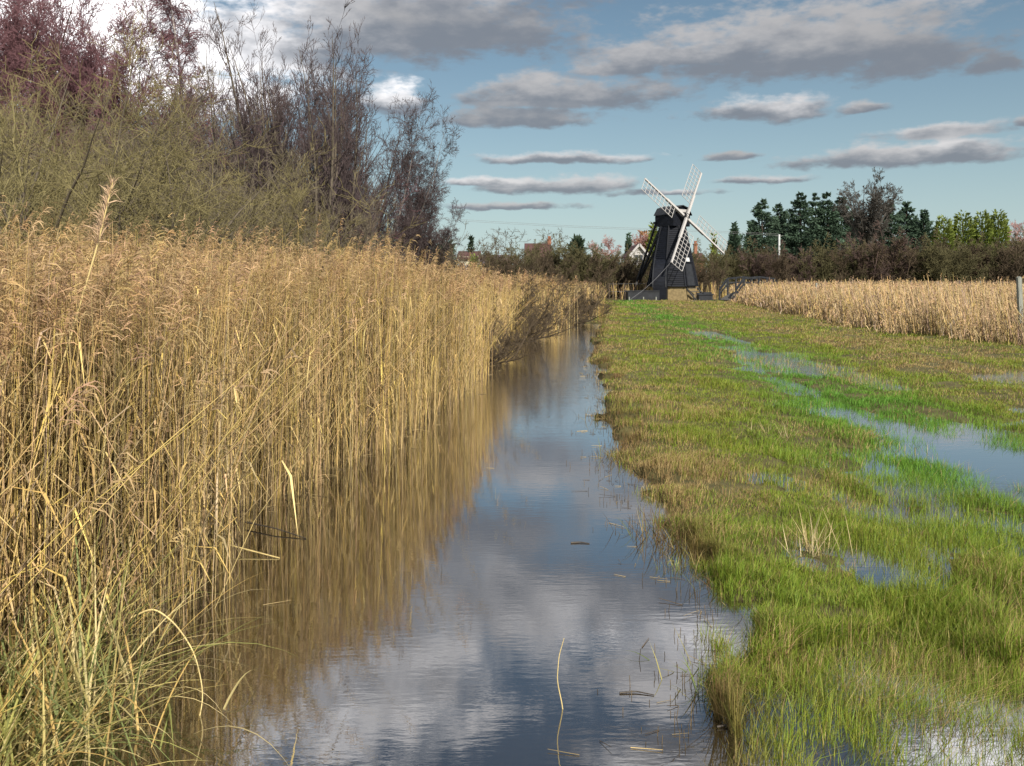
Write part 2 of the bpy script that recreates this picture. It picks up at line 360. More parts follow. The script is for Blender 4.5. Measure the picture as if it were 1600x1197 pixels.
keep &= ~wet | (rng.random(N) < np.where(H < -.06, .38+.35*(Y < 13), .85)*(.2+1.1*sm(.35, .62, dens))*(1-.5*sm(11, 17, Y)))
keep &= (fbm(X*2.3+120, Y*1.9, 3) < .62) | (rng.random(N) < .22)
X = X[keep]; Y = Y[keep]; H = H[keep]; d = d[keep]; n = len(X); wet = H < 0
tx = X-xt(Y)
straw = np.clip(.62-.46*sm(.15, 1.3, d), 0, 1)+.34*sm(1.4, 3.0, tx)+.2*sm(30, 60, Y)
straw = straw*(1-.75*np.exp(-(tx/1.3)**2))*(1-.5*(1-sm(4.5, 7, Y)))
straw = np.clip(straw+(fbm(X*.8, Y*.5, 3)-.5)*1.7+(fbm(X*3.2+9, Y*2.4, 2)-.5)*.9, .05, .93)
emer = np.clip(np.exp(-((tx+.1)/1.2)**2)*sm(5, 9, Y)+(fbm(X*.7+33, Y*.5, 3)-.55)*.8, 0, 1)
green = np.array([.150, .245, .022]); emerald = np.array([.110, .245, .028]); yellow = np.array([.30, .27, .045])
st = np.array([.46, .35, .15]); br = np.array([.20, .12, .055])
c = mixc(np.tile(green, (n, 1)), np.tile(yellow, (n, 1)), rng.random(n)*.8*(1-emer)); c = mixc(c, np.tile(emerald, (n, 1)), emer)
is_s = rng.random(n) < straw
sc = mixc(np.tile(st, (n, 1)), np.tile(br, (n, 1)), rng.random(n)**1.3)
c = np.where(is_s[:, None], sc, c)*rng.uniform(.7, 1.3, n)[:, None]
rough_edge = np.exp(-((d-.05)/.2)**2)*(fbm(X*0+2, Y*1.9, 2) > .5)
c = mixc(c, np.tile(br*.8, (n, 1))*rng.uniform(.6, 1.5, n)[:, None], np.clip(rough_edge*.8, 0, 1))
tall = 1.0*sm(.38, .72, fbm(X*2.1+7, Y*2.1, 3))+.8*sm(.55, .75, fbm(X*6.3, Y*6.3, 2))*(1-sm(8, 14, Y))+.05; thatch = sm(.52, .66, fbm(X*1.7+61, Y*1.3, 3))
h = rng.uniform(.035, .085, n)*(.6+1.0*tall)*(1+.7*rough_edge)*(1+.35*(1-sm(4., 6.5, Y)))*(1+.4*sm(25, 60, Y))
h = np.where(wet, -H+rng.uniform(.03, .11, n), h)
wd = np.maximum(rng.uniform(.0022, .0042, n), Y*.00052)
P = np.stack([X, Y, H-.01], 1)
V, F, C = blades(P, h, wd, rng.uniform(0, 6.28, n), rng.normal(.15, .4, n)+thatch*is_s*rng.normal(0, 1.3, n), rng.uniform(0, .7, n)*np.where(wet, .5, 1), c)
go = mesh_np('grass', V, F, M['blade'], cols=C)
tag(go, 'short wet marsh grass of green and straw blades on the bank', kind='stuff')

def reedbed(name, label, X, Y, z0, ht, colr, plume_c, leaf_p, plume_p, lean0, lod, rg, plume_len=.2, nfr=16, leans=.07):
    n = len(X); V = []; F3 = []; F4 = []; C = []; off = 0
    yaw = rg.uniform(0, 6.28, n); lean = np.abs(rg.normal(0, leans, n))
    fall = rg.random(n) < .085; lean = np.where(fall, rg.uniform(.2, .8, n), lean)
    d = np.stack([np.cos(yaw)*lean+lean0[0], np.sin(yaw)*lean+lean0[1], np.zeros(n)], 1)
    r = np.maximum(rg.uniform(.0019, .0036, n), Y*lod)
    base = np.stack([X, Y, z0], 1); k = rg.normal(0, .03, (n, 3)); k[:, 2] = 0
    pts = [base+d*(ht*s**1.4)[:, None]+k*math.sin(s*3.1)+np.array([0, 0, 1.])*(ht*s*(1-.25*lean**2))[:, None] for s in (0, .4, .75, 1.)]
    rad = [r, r*.95, r*.75, r*.4]
    cj = rg.uniform(.65, 1.3, n)[:, None]*np.array(colr)
    cj = cj*np.stack([np.ones(n), rg.uniform(.88, 1.06, n), rg.uniform(.7, 1.25, n)], 1)
    cj = cj*(.62+.76*fbm(X*1.1+20, Y*1.1, 3))[:, None]
    grey = rg.random(n) < .2; cj[grey] = cj[grey]*np.array([.75, .78, 1.0])
    dk = rg.random(n) < .16; cj[dk] *= .42
    for i in range(3):
        v, f = tubes(pts[i], pts[i+1], rad[i], rad[i+1], 3)
        V.append(v); F4.append(f+off); C.append(np.repeat(cj, 6, 0)); off += len(v)
    # dry leaves: folded ribbons that leave the stem and hang
    idx = np.nonzero(rg.random(n) < leaf_p)[0]; idx = np.concatenate([idx, idx[::2], idx[::5]])
    m = len(idx); s = rg.uniform(.25, .92, m); p0 = base[idx]+d[idx]*(ht[idx]*s**1.4)[:, None]+np.array([0, 0, 1.])*(ht[idx]*s)[:, None]
    ya = rg.uniform(0, 6.28, m); dd = np.stack([np.cos(ya), np.sin(ya), np.zeros(m)], 1); sd = np.stack([-np.sin(ya), np.cos(ya), np.zeros(m)], 1)
    L = rg.uniform(.12, .44, m); wdt = np.maximum(rg.uniform(.005, .014, m), Y[idx]*lod*1.6); rise = rg.uniform(-.3, .9, m)
    p1 = p0+dd*(L*.5)[:, None]+np.array([0, 0, 1.])*(L*.5*rise)[:, None]; p2 = p1+dd*(L*.4)[:, None]+np.array([0, 0, 1.])*(L*(rise*.4-.6))[:, None]
    v = np.stack([p0-sd*(wdt*.3)[:, None], p0+sd*(wdt*.3)[:, None], p1-sd*(wdt*.5)[:, None], p1+sd*(wdt*.5)[:, None], p2], 1).reshape(-1, 3)
    b = np.arange(m)*5+off
    V.append(v); F4.append(np.stack([b, b+1, b+3, b+2], 1)); F3.append(np.stack([b+2, b+3, b+4], 1)); off += len(v)
    cl = cj[idx]*rg.uniform(.8, 1.35, m)[:, None]; C.append(np.repeat(cl, 5, 0))
    # feathery plumes drooping to one side
    idx = np.nonzero(rg.random(n) < plume_p)[0]; m = len(idx)
    if m:
        top = pts[3][idx]; tl = pts[3][idx]-pts[2][idx]; tl /= np.linalg.norm(tl, axis=1, keepdims=True)
        wind = np.stack([rg.normal(.55, .35, m), rg.normal(.0, .4, m), np.zeros(m)], 1)
        PL = rg.uniform(.7, 1.3, m)*plume_len
        q = nfr; t_ = rg.random((m, q)); ax = top[:, None]+tl[:, None]*(PL[:, None]*(t_-.35)*1.1)[:, :, None]+wind[:, None]*(PL[:, None]*t_**2*.55)[:, :, None]
        fd = rg.normal(0, .5, (m, q, 3))+wind[:, None]*.9+np.array([0, 0, .35]); fd /= np.linalg.norm(fd, axis=2, keepdims=True)
        fl = PL[:, None]*rg.uniform(.25, .6, (m, q))*(1.1-.6*t_)
        sdv = np.cross(fd, rg.normal(0, 1, (m, q, 3))); sdv /= np.linalg.norm(sdv, axis=2, keepdims=True)
        fw = np.maximum(rg.uniform(.002, .0046, (m, q)), Y[idx][:, None]*lod*1.5)
        a0 = ax-sdv*fw[:, :, None]*.5; a1 = ax+sdv*fw[:, :, None]*.5
        md = ax+fd*(fl*.5)[:, :, None]; e_ = ax+fd*(fl*.95)[:, :, None]+np.array([0, 0, -1.])*(fl*.35)[:, :, None]
        v = np.stack([a0, a1, md-sdv*fw[:, :, None]*.6, md+sdv*fw[:, :, None]*.6, e_], 2).reshape(-1, 3)
        b = np.arange(m*q)*5+off
        V.append(v); F4.append(np.stack([b, b+1, b+3, b+2], 1)); F3.append(np.stack([b+2, b+3, b+4], 1)); off += len(v)
        pc = rg.uniform(.6, 1.35, m)[:, None]*np.array(plume_c)*np.stack([np.ones(m), rg.uniform(.9, 1.1, m), rg.uniform(.85, 1.2, m)], 1)
        C.append(np.repeat(pc, q*5, 0))
    o = mesh_np(name, np.concatenate(V), [np.concatenate(F4), np.concatenate(F3)], M['reed'], cols=np.concatenate(C))
    return tag(o, label, kind='stuff')
rg = np.random.default_rng(21)
# left bed: a dense front along the water and a thinner body behind it
def left_pts(n, d0, d1, pw):
    Yf = np.exp(rg.uniform(math.log(2.6), math.log(36), n)); dd = d0+(d1-d0)*rg.random(n)**pw
    return xl(Yf)+.05-dd+(vnoise(Yf*1.7, Yf*0+4.)-.5)*.5, Yf+rg.normal(0, .1, n)
xa, ya = left_pts(30000, 0, 2.6, 1.2); xb, yb = left_pts(17000, 2.2, 13, 1.0); xc, yc = left_pts(1500, -.25, .15, 1.)
X = np.concatenate([xa, xb, xc]); Y = np.concatenate([ya, yb, yc])
k = (X > -.80*Y-1.8) & (Y > 2.2); 
k &= ~((Y < 4.1) & (X > -2.05))
k &= rg.random(len(X)) < .25+1.5*sm(.25, .7, fbm(X*1.8, Y*1.4, 3))
X = X[k]; Y = Y[k]
ht = np.clip(rg.normal(1.72, .12, len(X)), 1.0, 2.25)*(.93+.16*fbm(X*.5, Y*.5, 2))*np.where(rg.random(len(X)) < .15, rg.uniform(.45, .9, len(X)), 1)
ht = ht*(1-.05*sm(14, 26, Y))*(1-.09*(1-sm(4.2, 7.5, Y)))*(1+.11*np.exp(-((Y-9.5)/2.2)**2))*np.where(rg.random(len(X)) < .03, 1.12, 1)
zb = np.minimum(height(X, Y), 0)-.02; zb = np.maximum(zb, -.25)
reedbed('reed_bed', 'tall golden reeds with brown feathery plumes along the left of the ditch', X, Y, zb, ht-zb, (.52, .385, .155), (.36, .24, .115), 1.1, .42, (.0, 0), .00025, rg, .2, 24)
# right bed: paler, lower, wind-combed
n = 26000; Y = np.exp(rg.uniform(math.log(19), math.log(100), n)); X = xrr(Y)+rg.random(n)**1.5*30+(vnoise(Y*.8, Y*0+2.)-.5)*1.2+rg.normal(0, .25, n)
k = (X < .72*Y+2) & (Y < 98); X = X[k]; Y = Y[k]
ht = rg.uniform(.9, 1.65, len(X))*(.7+.55*fbm(X*.45, Y*.3, 3))*np.where(rg.random(len(X)) < .06, 1.2, 1)*sm(-.4, 2.0, X-xrr(Y)+.9)
reedbed('reed_bed', 'pale buff reeds filling the field right of the grass track', X, Y, height(X, Y)-.02, ht, (.54, .40, .20), (.46, .31, .16), 1., .45, (-.10, 0.02), .00042, rg, .17, 7, .14)
# thin reeds and rough grass around the foot of the windmill and the end of the ditch
n = 5200; Y = rg.uniform(40, 86, n); X = wx(rg.uniform(800, 1135, n), Y); k = (X < xr(Y)-.1) | (Y > 83.2)
k &= ~((np.abs(X-15.5) < 3.6) & (Y < 83.5)); X = X[k]; Y = Y[k]
reedbed('reed_bed', 'thin pale reeds behind the end of the ditch and below the windmill', X, Y, height(X, Y)-.02, rg.uniform(.9, 1.7, len(X)), (.42, .31, .13), (.34, .22, .11), .9, .4, (0, 0), .00045, rg, .18, 6, .1)

# ------------------------------------------------------------------ trees and shrubs
def unit(v): return v/np.maximum(np.linalg.norm(v, axis=-1, keepdims=True), 1e-9)
def grow(r, p, d, L, r0, nseg, wob, up, taper):
    n = len(p); P = np.empty((n, nseg+1, 3)); D = np.empty((n, nseg+1, 3)); P[:, 0] = p; D[:, 0] = d
    for i in range(nseg):
        d = unit(d+r.normal(0, wob, (n, 3))+np.array([0, 0, up])); p = p+d*(L/nseg)[:, None]
        P[:, i+1] = p; D[:, i+1] = d
    Rr = r0[:, None]*(1-(1-taper)*np.linspace(0, 1, nseg+1)[None]**1.1)
    return P, D, Rr
def spawn(r, P, D, Rr, L, per, t0, t1, ang, ratio, rr, rmin, shape=.4, lo=.6, hi=1.25):
    n, k, _ = P.shape; q = r.poisson(per, n) if per < 4 else np.maximum(1, np.round(r.normal(per, per*.15, n)).astype(int))
    i = np.repeat(np.arange(n), q); m = len(i); t = r.uniform(t0, t1, m)*(k-1); a = np.minimum(t.astype(int), k-2); f = (t-a)[:, None]
    p = P[i, a]*(1-f)+P[i, a+1]*f; d = D[i, a+1]; rad = Rr[i, a]*(1-f[:, 0])+Rr[i, a+1]*f[:, 0]
    o = unit(np.cross(d, r.normal(0, 1, (m, 3)))); an = np.radians(r.normal(ang, ang*.25, m))[:, None]
    nd = unit(d*np.cos(an)+o*np.sin(an))
    nl = L[i]*ratio*r.uniform(lo, hi, m)*(1-shape*(t/(k-1))); nr = np.maximum(np.minimum(rad*rr, rad*.9), rmin)
    return p, nd, nl, nr
def bare_tree(seed, stems, levels, rmin, ntrunk=1, squeeze=None):
    """stems: dict(n, L, r, spread, base, nseg, wob, up); levels: list of dicts. Returns arrays for the trunk and for the crown."""
    r = np.random.default_rng(seed); n = stems['n']
    a = r.uniform(0, 6.28, n); sp = np.radians(stems['spread'])*r.uniform(.02, 1, n)**stems.get('pw', .5); lean = np.array(stems.get('lean', (0, 0)))
    d = unit(np.stack([np.cos(a)*np.sin(sp)+lean[0], np.sin(a)*np.sin(sp)+lean[1], np.cos(sp)], 1))
    p = np.stack([np.cos(a)*stems['base']*r.random(n), np.sin(a)*stems['base']*r.random(n), np.full(n, -.15)], 1)
    L = stems['L']*r.uniform(stems.get('lmin', .75), 1.05, n)
    if 'dome' in stems:
        p[:, 2] += stems['z']; D_, R_ = stems['dome']; L = L*(D_*np.cos(sp)+np.sqrt(np.maximum(R_**2-(D_*np.sin(sp))**2, .1)))
    r0 = stems['r']*r.uniform(.7, 1.1, n)
    P, D, Rr = grow(r, p, d, L, r0, stems.get('nseg', 8), stems['wob'], stems['up'], .06)
    out = [[], []]
    def put(w, P, Rr):
        out[w].append((P[:, :-1].reshape(-1, 3), P[:, 1:].reshape(-1, 3), Rr[:, :-1].ravel(), Rr[:, 1:].ravel()))
    put(0, P, Rr)
    if stems.get('z', 0) > 2: out[0].append((np.array([[0, 0, -.3], [0, 0, 3.]]), np.array([[0, 0, 3.], [0, 0, stems['z']+.4]]), np.array([.62, .5]), np.array([.5, .42])))
    for i, l in enumerate(levels):
        p, d, L, r0 = spawn(r, P, D, Rr, L, l['per'], l.get('t0', .25), l.get('t1', 1.), l['ang'], l['ratio'], l.get('rr', .6), rmin, l.get('shape', .4), l.get('lo', .6), l.get('hi', 1.25))
        d = unit(d+np.array([l.get('bx', 0), 0, l.get('b', 0)]))
        P, D, Rr = grow(r, p, d, L, r0, l.get('nseg', 4), l['wob'], l['up'], .35); Rr = np.maximum(Rr, rmin*.75)
        put(0 if i+1 < ntrunk else 1, P, Rr)
    return [[np.concatenate(x) for x in zip(*o)] for o in out]
_cache = {}
def tree(name, label, cat, loc, spec, bark, twig, group=None, scale=(1, 1, 1), rz=0., seed=1):
    key = (spec['id'], seed, bark, twig); root = empty(name, loc, rz); root.scale = scale
    tag(root, label, cat, group)
    if key in _cache:
        for nm, me in _cache[key]:
            o = bpy.data.objects.new(nm, me); COL.objects.link(o); o.parent = root
        return root
    tr, cr = bare_tree(seed, spec['stems'], spec['levels'], spec['rmin'], spec.get('ntrunk', 1))
    st_ = spec['stems']; nst, nsg = st_['n'], st_.get('nseg', 8); parts = []; loose = []
    if st_.get('z', 0) > 2: parts.append(('trunk', [x[nst*nsg:] for x in tr])); loose = [[x[:nst*nsg] for x in tr]]
    elif spec['id'] in ('thicket', 'scrub', 'hedge', 'spray', 'farbirch'): loose = [tr]         # bushes: a mass of stems with no trunk of its own
    else: parts += [('trunk', [x[i*nsg:(i+1)*nsg] for x in tr]) for i in range(nst)]
    keep_ = []
    for nm, q_ in parts:
        V, F = tubes(*q_, 6); a = mesh_np(nm, V, [F], M[bark], root, smooth=True); keep_.append((nm, a.data))
    V, F = tubes(*cr, 3); FF = [F]
    for q_ in loose:
        V2, F2 = tubes(*q_, 5); FF.append(F2+len(V)); V = np.concatenate([V, V2])
    b = mesh_np('crown', V, FF, M[twig], root); _cache[key] = keep_+[('crown', b.data)]
    return root
# kinds; heights are for scale 1
ASH = dict(id='ash', rmin=.0066, stems=dict(n=8, L=10.3, r=.10, spread=15, base=.7, wob=.045, up=.05, nseg=11, lmin=.8),
    levels=[dict(per=20, t0=.13, t1=.97, ang=42, ratio=.36, rr=.5, wob=.09, up=.15, nseg=6, shape=.6), dict(per=8, t0=.12, ang=40, ratio=.45, rr=.55, wob=.12, up=.14, nseg=4), dict(per=5, t0=.15, ang=38, ratio=.45, rr=.7, wob=.1, up=.16, nseg=3)])
BIRCH = dict(id='birch', rmin=.0085, stems=dict(n=1, L=14.2, r=.17, spread=3, base=.05, wob=.03, up=.06, nseg=16, lmin=1.),
    levels=[dict(per=95, t0=.2, t1=.995, ang=48, ratio=.21, rr=.35, wob=.10, up=.10, nseg=6, shape=.6), dict(per=11, t0=.15, ang=46, ratio=.45, rr=.5, wob=.13, up=-.04, nseg=5), dict(per=10, t0=.1, ang=44, ratio=.8, rr=.7, wob=.12, up=-.22, nseg=5)])
CLUMP = dict(id='clump', rmin=.0066, stems=dict(n=20, L=1., r=.065, spread=50, pw=.8, base=1.2, wob=.045, up=.045, nseg=10, lmin=.93, z=.1, dome=(4.9, 4.35)),
    levels=[dict(per=24, t0=.33, t1=.985, ang=46, ratio=.23, rr=.45, wob=.10, up=.04, nseg=6, shape=.3), dict(per=10, t0=.1, ang=44, ratio=.5, rr=.55, wob=.13, up=.02, nseg=5), dict(per=8, t0=.1, ang=42, ratio=.58, rr=.7, wob=.14, up=-.02, nseg=4)])
ALDER = dict(id='alder', rmin=.0078, stems=dict(n=7, L=11.2, r=.11, spread=17, base=1.0, wob=.05, up=.02, nseg=10, lmin=.85),
    levels=[dict(per=24, t0=.1, t1=.99, ang=48, ratio=.28, rr=.45, wob=.10, up=.10, nseg=6, shape=.35), dict(per=16, t0=.08, ang=46, ratio=.5, rr=.55, wob=.10, up=.08, nseg=5), dict(per=10, t0=.08, ang=40, ratio=.6, rr=.7, wob=.13, up=.06, nseg=4)])
SALLOW = dict(id='sallow', rmin=.004, stems=dict(n=20, L=5.0, r=.05, spread=50, base=1.0, wob=.10, up=.03, nseg=9, lmin=.55),
    levels=[dict(per=11, t0=.12, t1=.98, ang=50, ratio=.42, rr=.5, wob=.18, up=.04, nseg=6), dict(per=6, t0=.1, ang=50, ratio=.55, rr=.55, wob=.2, up=.03, nseg=5), dict(per=4, t0=.12, ang=44, ratio=.55, rr=.7, wob=.16, up=.04, nseg=4)])
THICKET = dict(id='thicket', rmin=.005, stems=dict(n=30, L=5.6, r=.035, spread=30, base=1.6, wob=.07, up=.04, nseg=8, lmin=.5),
    levels=[dict(per=12, t0=.08, t1=.98, ang=42, ratio=.38, rr=.5, wob=.12, up=.08, nseg=5), dict(per=9, t0=.1, ang=42, ratio=.5, rr=.55, wob=.14, up=.06, nseg=4), dict(per=5, t0=.15, ang=40, ratio=.5, rr=.7, wob=.13, up=.06, nseg=3)])
SCRUB = dict(id='scrub', rmin=.0055, stems=dict(n=28, L=3.6, r=.04, spread=62, base=.9, wob=.12, up=.05, nseg=9, lmin=.45, lean=(.2, -.05)),
    levels=[dict(per=11, t0=.1, t1=.98, ang=46, ratio=.40, rr=.5, wob=.14, up=.08, nseg=6), dict(per=8, t0=.12, ang=44, ratio=.5, rr=.55, wob=.16, up=.05, nseg=4), dict(per=5, t0=.15, ang=40, ratio=.5, rr=.7, wob=.13, up=.04, nseg=3)])
SPRAY = dict(id='spray', rmin=.007, stems=dict(n=4, L=3.8, r=.05, spread=36, base=.3, wob=.08, up=.04, nseg=8, lean=(.55, 0)),
    levels=[dict(per=9, t0=.2, t1=.98, ang=42, ratio=.45, rr=.55, wob=.12, up=.08, nseg=6), dict(per=6, t0=.15, ang=42, ratio=.5, rr=.6, wob=.14, up=.05, nseg=4), dict(per=3.5, t0=.2, ang=38, ratio=.5, rr=.7, wob=.12, up=.05, nseg=3)])
OAK = dict(id='round', rmin=.026, stems=dict(n=34, L=1., r=.17, spread=42, base=.2, wob=.03, up=.015, nseg=9, lmin=.97, z=6.4, dome=(6.6, 4.7)),
    levels=[dict(per=16, t0=.25, t1=.97, ang=44, ratio=.21, rr=.5, wob=.08, up=.02, nseg=5, shape=.5), dict(per=9, t0=.15, ang=38, ratio=.5, rr=.6, wob=.1, up=.03, nseg=4), dict(per=4, t0=.2, ang=36, ratio=.6, rr=.7, wob=.1, up=.02, nseg=3)])
HEDGE = dict(id='hedge', rmin=.016, stems=dict(n=16, L=4.2, r=.07, spread=34, base=1.8, wob=.10, up=.05, nseg=7, lmin=.6),
    levels=[dict(per=10, t0=.12, t1=.98, ang=44, ratio=.40, rr=.55, wob=.16, up=.08, nseg=5), dict(per=8, t0=.1, ang=46, ratio=.5, rr=.6, wob=.18, up=.05, nseg=4), dict(per=5, t0=.1, ang=42, ratio=.6, rr=.75, wob=.18, up=.05, nseg=3)])
FARB = dict(id='farbirch', rmin=.022, stems=dict(n=3, L=9.5, r=.14, spread=13, base=.5, wob=.05, up=.04, nseg=8, lmin=.85),
    levels=[dict(per=26, t0=.15, t1=.99, ang=50, ratio=.32, rr=.45, wob=.1, up=.06, nseg=4, shape=.5), dict(per=9, t0=.12, ang=46, ratio=.5, rr=.6, wob=.13, up=.0, nseg=3), dict(per=6, t0=.1, ang=42, ratio=.6, rr=.8, wob=.13, up=-.05, nseg=3)])
def at(px, Y): return (wx(px, Y), Y, .05)
WOOD = 'bare trees of the wood on the left'
tree('alder_tree', 'large purple-twigged alder at the far left edge of the wood, tops out of the picture', 'tree', at(-60, 36), ALDER, 'trunk', 'purple_twig', WOOD, (1.22, 1.22, 1.27), .3, 3)
tree('alder_tree', 'purple-twigged alder behind the yellow-green sallows, left of the next purple crown', 'tree', at(58, 37), ALDER, 'trunk', 'purple_twig', WOOD, (1.15, 1.15, 1.2), 2.1, 3)
tree('alder_tree', 'lower purple-twigged alder next to the tall drooping birch', 'tree', at(158, 36), ALDER, 'trunk', 'purple_twig', WOOD, (1.0, 1.0, 1.05), 4.4, 3)
tree('alder_tree', 'purple-twigged alder set back between the two middle purple crowns', 'tree', at(108, 41), ALDER, 'trunk', 'purple_twig', WOOD, (1.15, 1.15, 1.2), 1.2, 3)
tree('alder_tree', 'shortest purple-twigged alder, below and left of the drooping birch crown', 'tree', at(215, 40), ALDER, 'trunk', 'purple_twig', WOOD, (.9, .9, .9), 5.6, 3)
tree('birch_tree', 'tall silver birch with drooping purple twigs, rising above the whole wood', 'tree', at(287, 36), BIRCH, 'birch_bark', 'purple_twig', WOOD, (1.05, 1.05, 1.02), .8, 5)
tree('ash_tree', 'tall multi-stemmed bare ash with upswept twig ends, highest right of the birch', 'tree', at(458, 27), ASH, 'ash_bark', 'dark_twig', WOOD, (1.0, 1.0, .98), .5, 8)
tree('ash_tree', 'slimmer bare ash between the drooping birch and the tall ash', 'tree', at(388, 30), ASH, 'ash_bark', 'dark_twig', WOOD, (.85, .85, .96), 2.5, 9)
tree('ash_tree', 'bare ash leaning out right of the tall ash, above the reeds', 'tree', at(520, 28), ASH, 'ash_bark', 'dark_twig', WOOD, (.8, .8, .82), 3.9, 9)
tree('ash_tree', 'slender bare ash standing back just right of the drooping birch', 'tree', at(345, 35), ASH, 'ash_bark', 'grey_twig', WOOD, (.7, .7, .86), 1.3, 9)
tree('ash_tree', 'bare ash deep in the wood behind the tall ash', 'tree', at(425, 38), ASH, 'ash_bark', 'purple_twig', WOOD, (1.0, 1.0, 1.05), 5.3, 8)
tree('ash_tree', 'bare ash close behind the slimmer ash, left of the tall one', 'tree', at(362, 33), ASH, 'ash_bark', 'dark_twig', WOOD, (.9, .9, .9), 0.2, 8)
tree('ash_tree', 'bare ash filling the gap right of the tall ash, a little lower', 'tree', at(492, 32), ASH, 'ash_bark', 'dark_twig', WOOD, (1.0, 1.0, .98), 2.0, 9)
tree('ash_tree', 'lowest of the bare ashes, next to the rounded dark birch clump', 'tree', at(552, 34), ASH, 'ash_bark', 'dark_twig', WOOD, (.8, .8, .8), 4.6, 8)
tree('birch_tree', 'clump of dark birch with pale stems and a rounded purple-black crown', 'tree', at(572, 36), CLUMP, 'grey_bark', 'dark_twig', WOOD, (.84, .84, 1.06), 1.2, 12)
tree('birch_tree', 'lower dark birch on the right-hand edge of the wood', 'tree', at(612, 38), CLUMP, 'grey_bark', 'dark_twig', WOOD, (.66, .66, .80), 4.4, 12)
tree('bare_shrub', 'sparse bare branches reaching out from the right end of the wood', 'shrub', at(668, 40), SPRAY, 'grey_twig', 'grey_twig', None, (1.05, 1.05, 1.05), 0, 14)
SG = 'yellow-green sallow bushes behind the reeds'
for i, (px, Y, sc, rz, lab) in enumerate([
    (-70, 15, 1.25, .4, 'olive sallow bush cut by the left edge of the picture'),
    (40, 16.5, 1.28, 2.0, 'mossy yellow-green sallow in front of the purple alders, second from the left edge'),
    (120, 15.5, 1.12, 3.3, 'mossy sallow behind the tallest reed plume'),
    (205, 17.5, 1.15, 5.0, 'olive sallow with a forked trunk below the drooping birch'),
    (300, 19, 1.05, .9, 'greyer sallow with a low bough leaning right, under the birch')]):
    tree('sallow_bush', lab, 'bush', at(px, Y), SALLOW, 'ash_bark', 'sallow' if i != 4 else 'grey_twig', SG, (sc, sc, sc), rz, 17)
TG = 'grey thicket bushes at the foot of the wood'
for i, (px, Y, sc, rz, bk, lab) in enumerate([
    (250, 25, 1.1, .2, 'grey_twig', 'grey upright thicket below the tall birch trunk'),
    (345, 24, 1.15, 1.7, 'grey_twig', 'grey-brown thicket between birch and ash trunks'),
    (425, 22, .80, 3.0, 'sallow', 'mossy thicket around the foot of the tall ash'),
    (505, 24, .72, 4.1, 'grey_twig', 'low grey thicket right of the tall ash foot'),
    (150, 26, 1.3, 5.2, 'grey_twig', 'brownish thicket filling the gap under the alders'),
    (30, 25, 1.25, 2.6, 'sallow', 'olive thicket low at the far left behind the sallows'),
    (570, 33, .75, 1.0, 'dark_twig', 'dark low thicket below the rounded dark birch clump')]):
    tree('thicket_bush', lab, 'bush', at(px, Y), THICKET, bk, bk, TG, (sc, sc, sc*.95), rz, 19)
for (px, Y, sc, rz, bk, lab) in [
    (85, 30, 1.55, .9, 'grey_twig', 'tall brownish thicket between the first two purple alders'), (215, 31, 1.4, 2.2, 'grey_twig', 'tall grey thicket left of the drooping birch stem'),
    (320, 32, 1.25, 3.5, 'purple_twig', 'purplish thicket behind the grey-brown one, right of the birch stem'), (400, 33, 1.15, 4.4, 'grey_twig', 'grey thicket seen between the ash stems'),
    (480, 34, 1.1, 5.6, 'purple_twig', 'purplish thicket right behind the tall ash'), (545, 36, 1.0, .4, 'dark_twig', 'dark thicket between the leaning ash and the dark birch clump')]:
    tree('thicket_bush', lab, 'bush', at(px, Y), THICKET, bk, bk, TG, (sc, sc, sc*.95), rz, 19)
# willow scrub leaning over the far end of the ditch
SGR = 'willow scrub leaning over the ditch'
for (px, Y, sc, rz, lab) in [
    (750, 19.5, .62, .0, 'dark willow scrub where the tall reeds meet the water, nearest of the leaning bushes'),
    (788, 27, 1.0, .25, 'wide grey-olive willow bush arching right over the ditch'),
    (862, 37, 1.2, -.2, 'far willow bush closing the end of the ditch'),
    (770, 34, 1.15, .5, 'brown willow bush standing back among the reed tops')]:
    tree('willow_bush', lab, 'bush', at(px, Y), SCRUB, 'hedge_twig', 'hedge_twig', SGR, (sc, sc, sc*.8), rz, 23)

def leafy(seed, n, fn, size, mat_, name, parent, ratio=1.9):
    """crown of many small leaf sprays; fn(r, n) gives centres and outward directions"""
    r = np.random.default_rng(seed); c, o = fn(r, n); m = len(c)
    o = unit(o+r.normal(0, .5, (m, 3))); s = unit(np.cross(o, r.normal(0, 1, (m, 3)))); L = size*r.uniform(.6, 1.4, m)
    k = unit(np.cross(o, s))
    V = np.stack([c-s*(L*.35)[:, None], c+s*(L*.35)[:, None], c+o*(L*ratio*.5)[:, None]+s*(L*.3)[:, None]+k*(L*.12)[:, None], c+o*(L*ratio)[:, None], c+o*(L*ratio*.5)[:, None]-s*(L*.3)[:, None]-k*(L*.12)[:, None]], 1).reshape(-1, 3)
    b = np.arange(m)*5
    return mesh_np(name, V, [np.stack([b, b+1, b+2, b+4], 1), np.stack([b+2, b+3, b+4], 1)], mat_, parent)
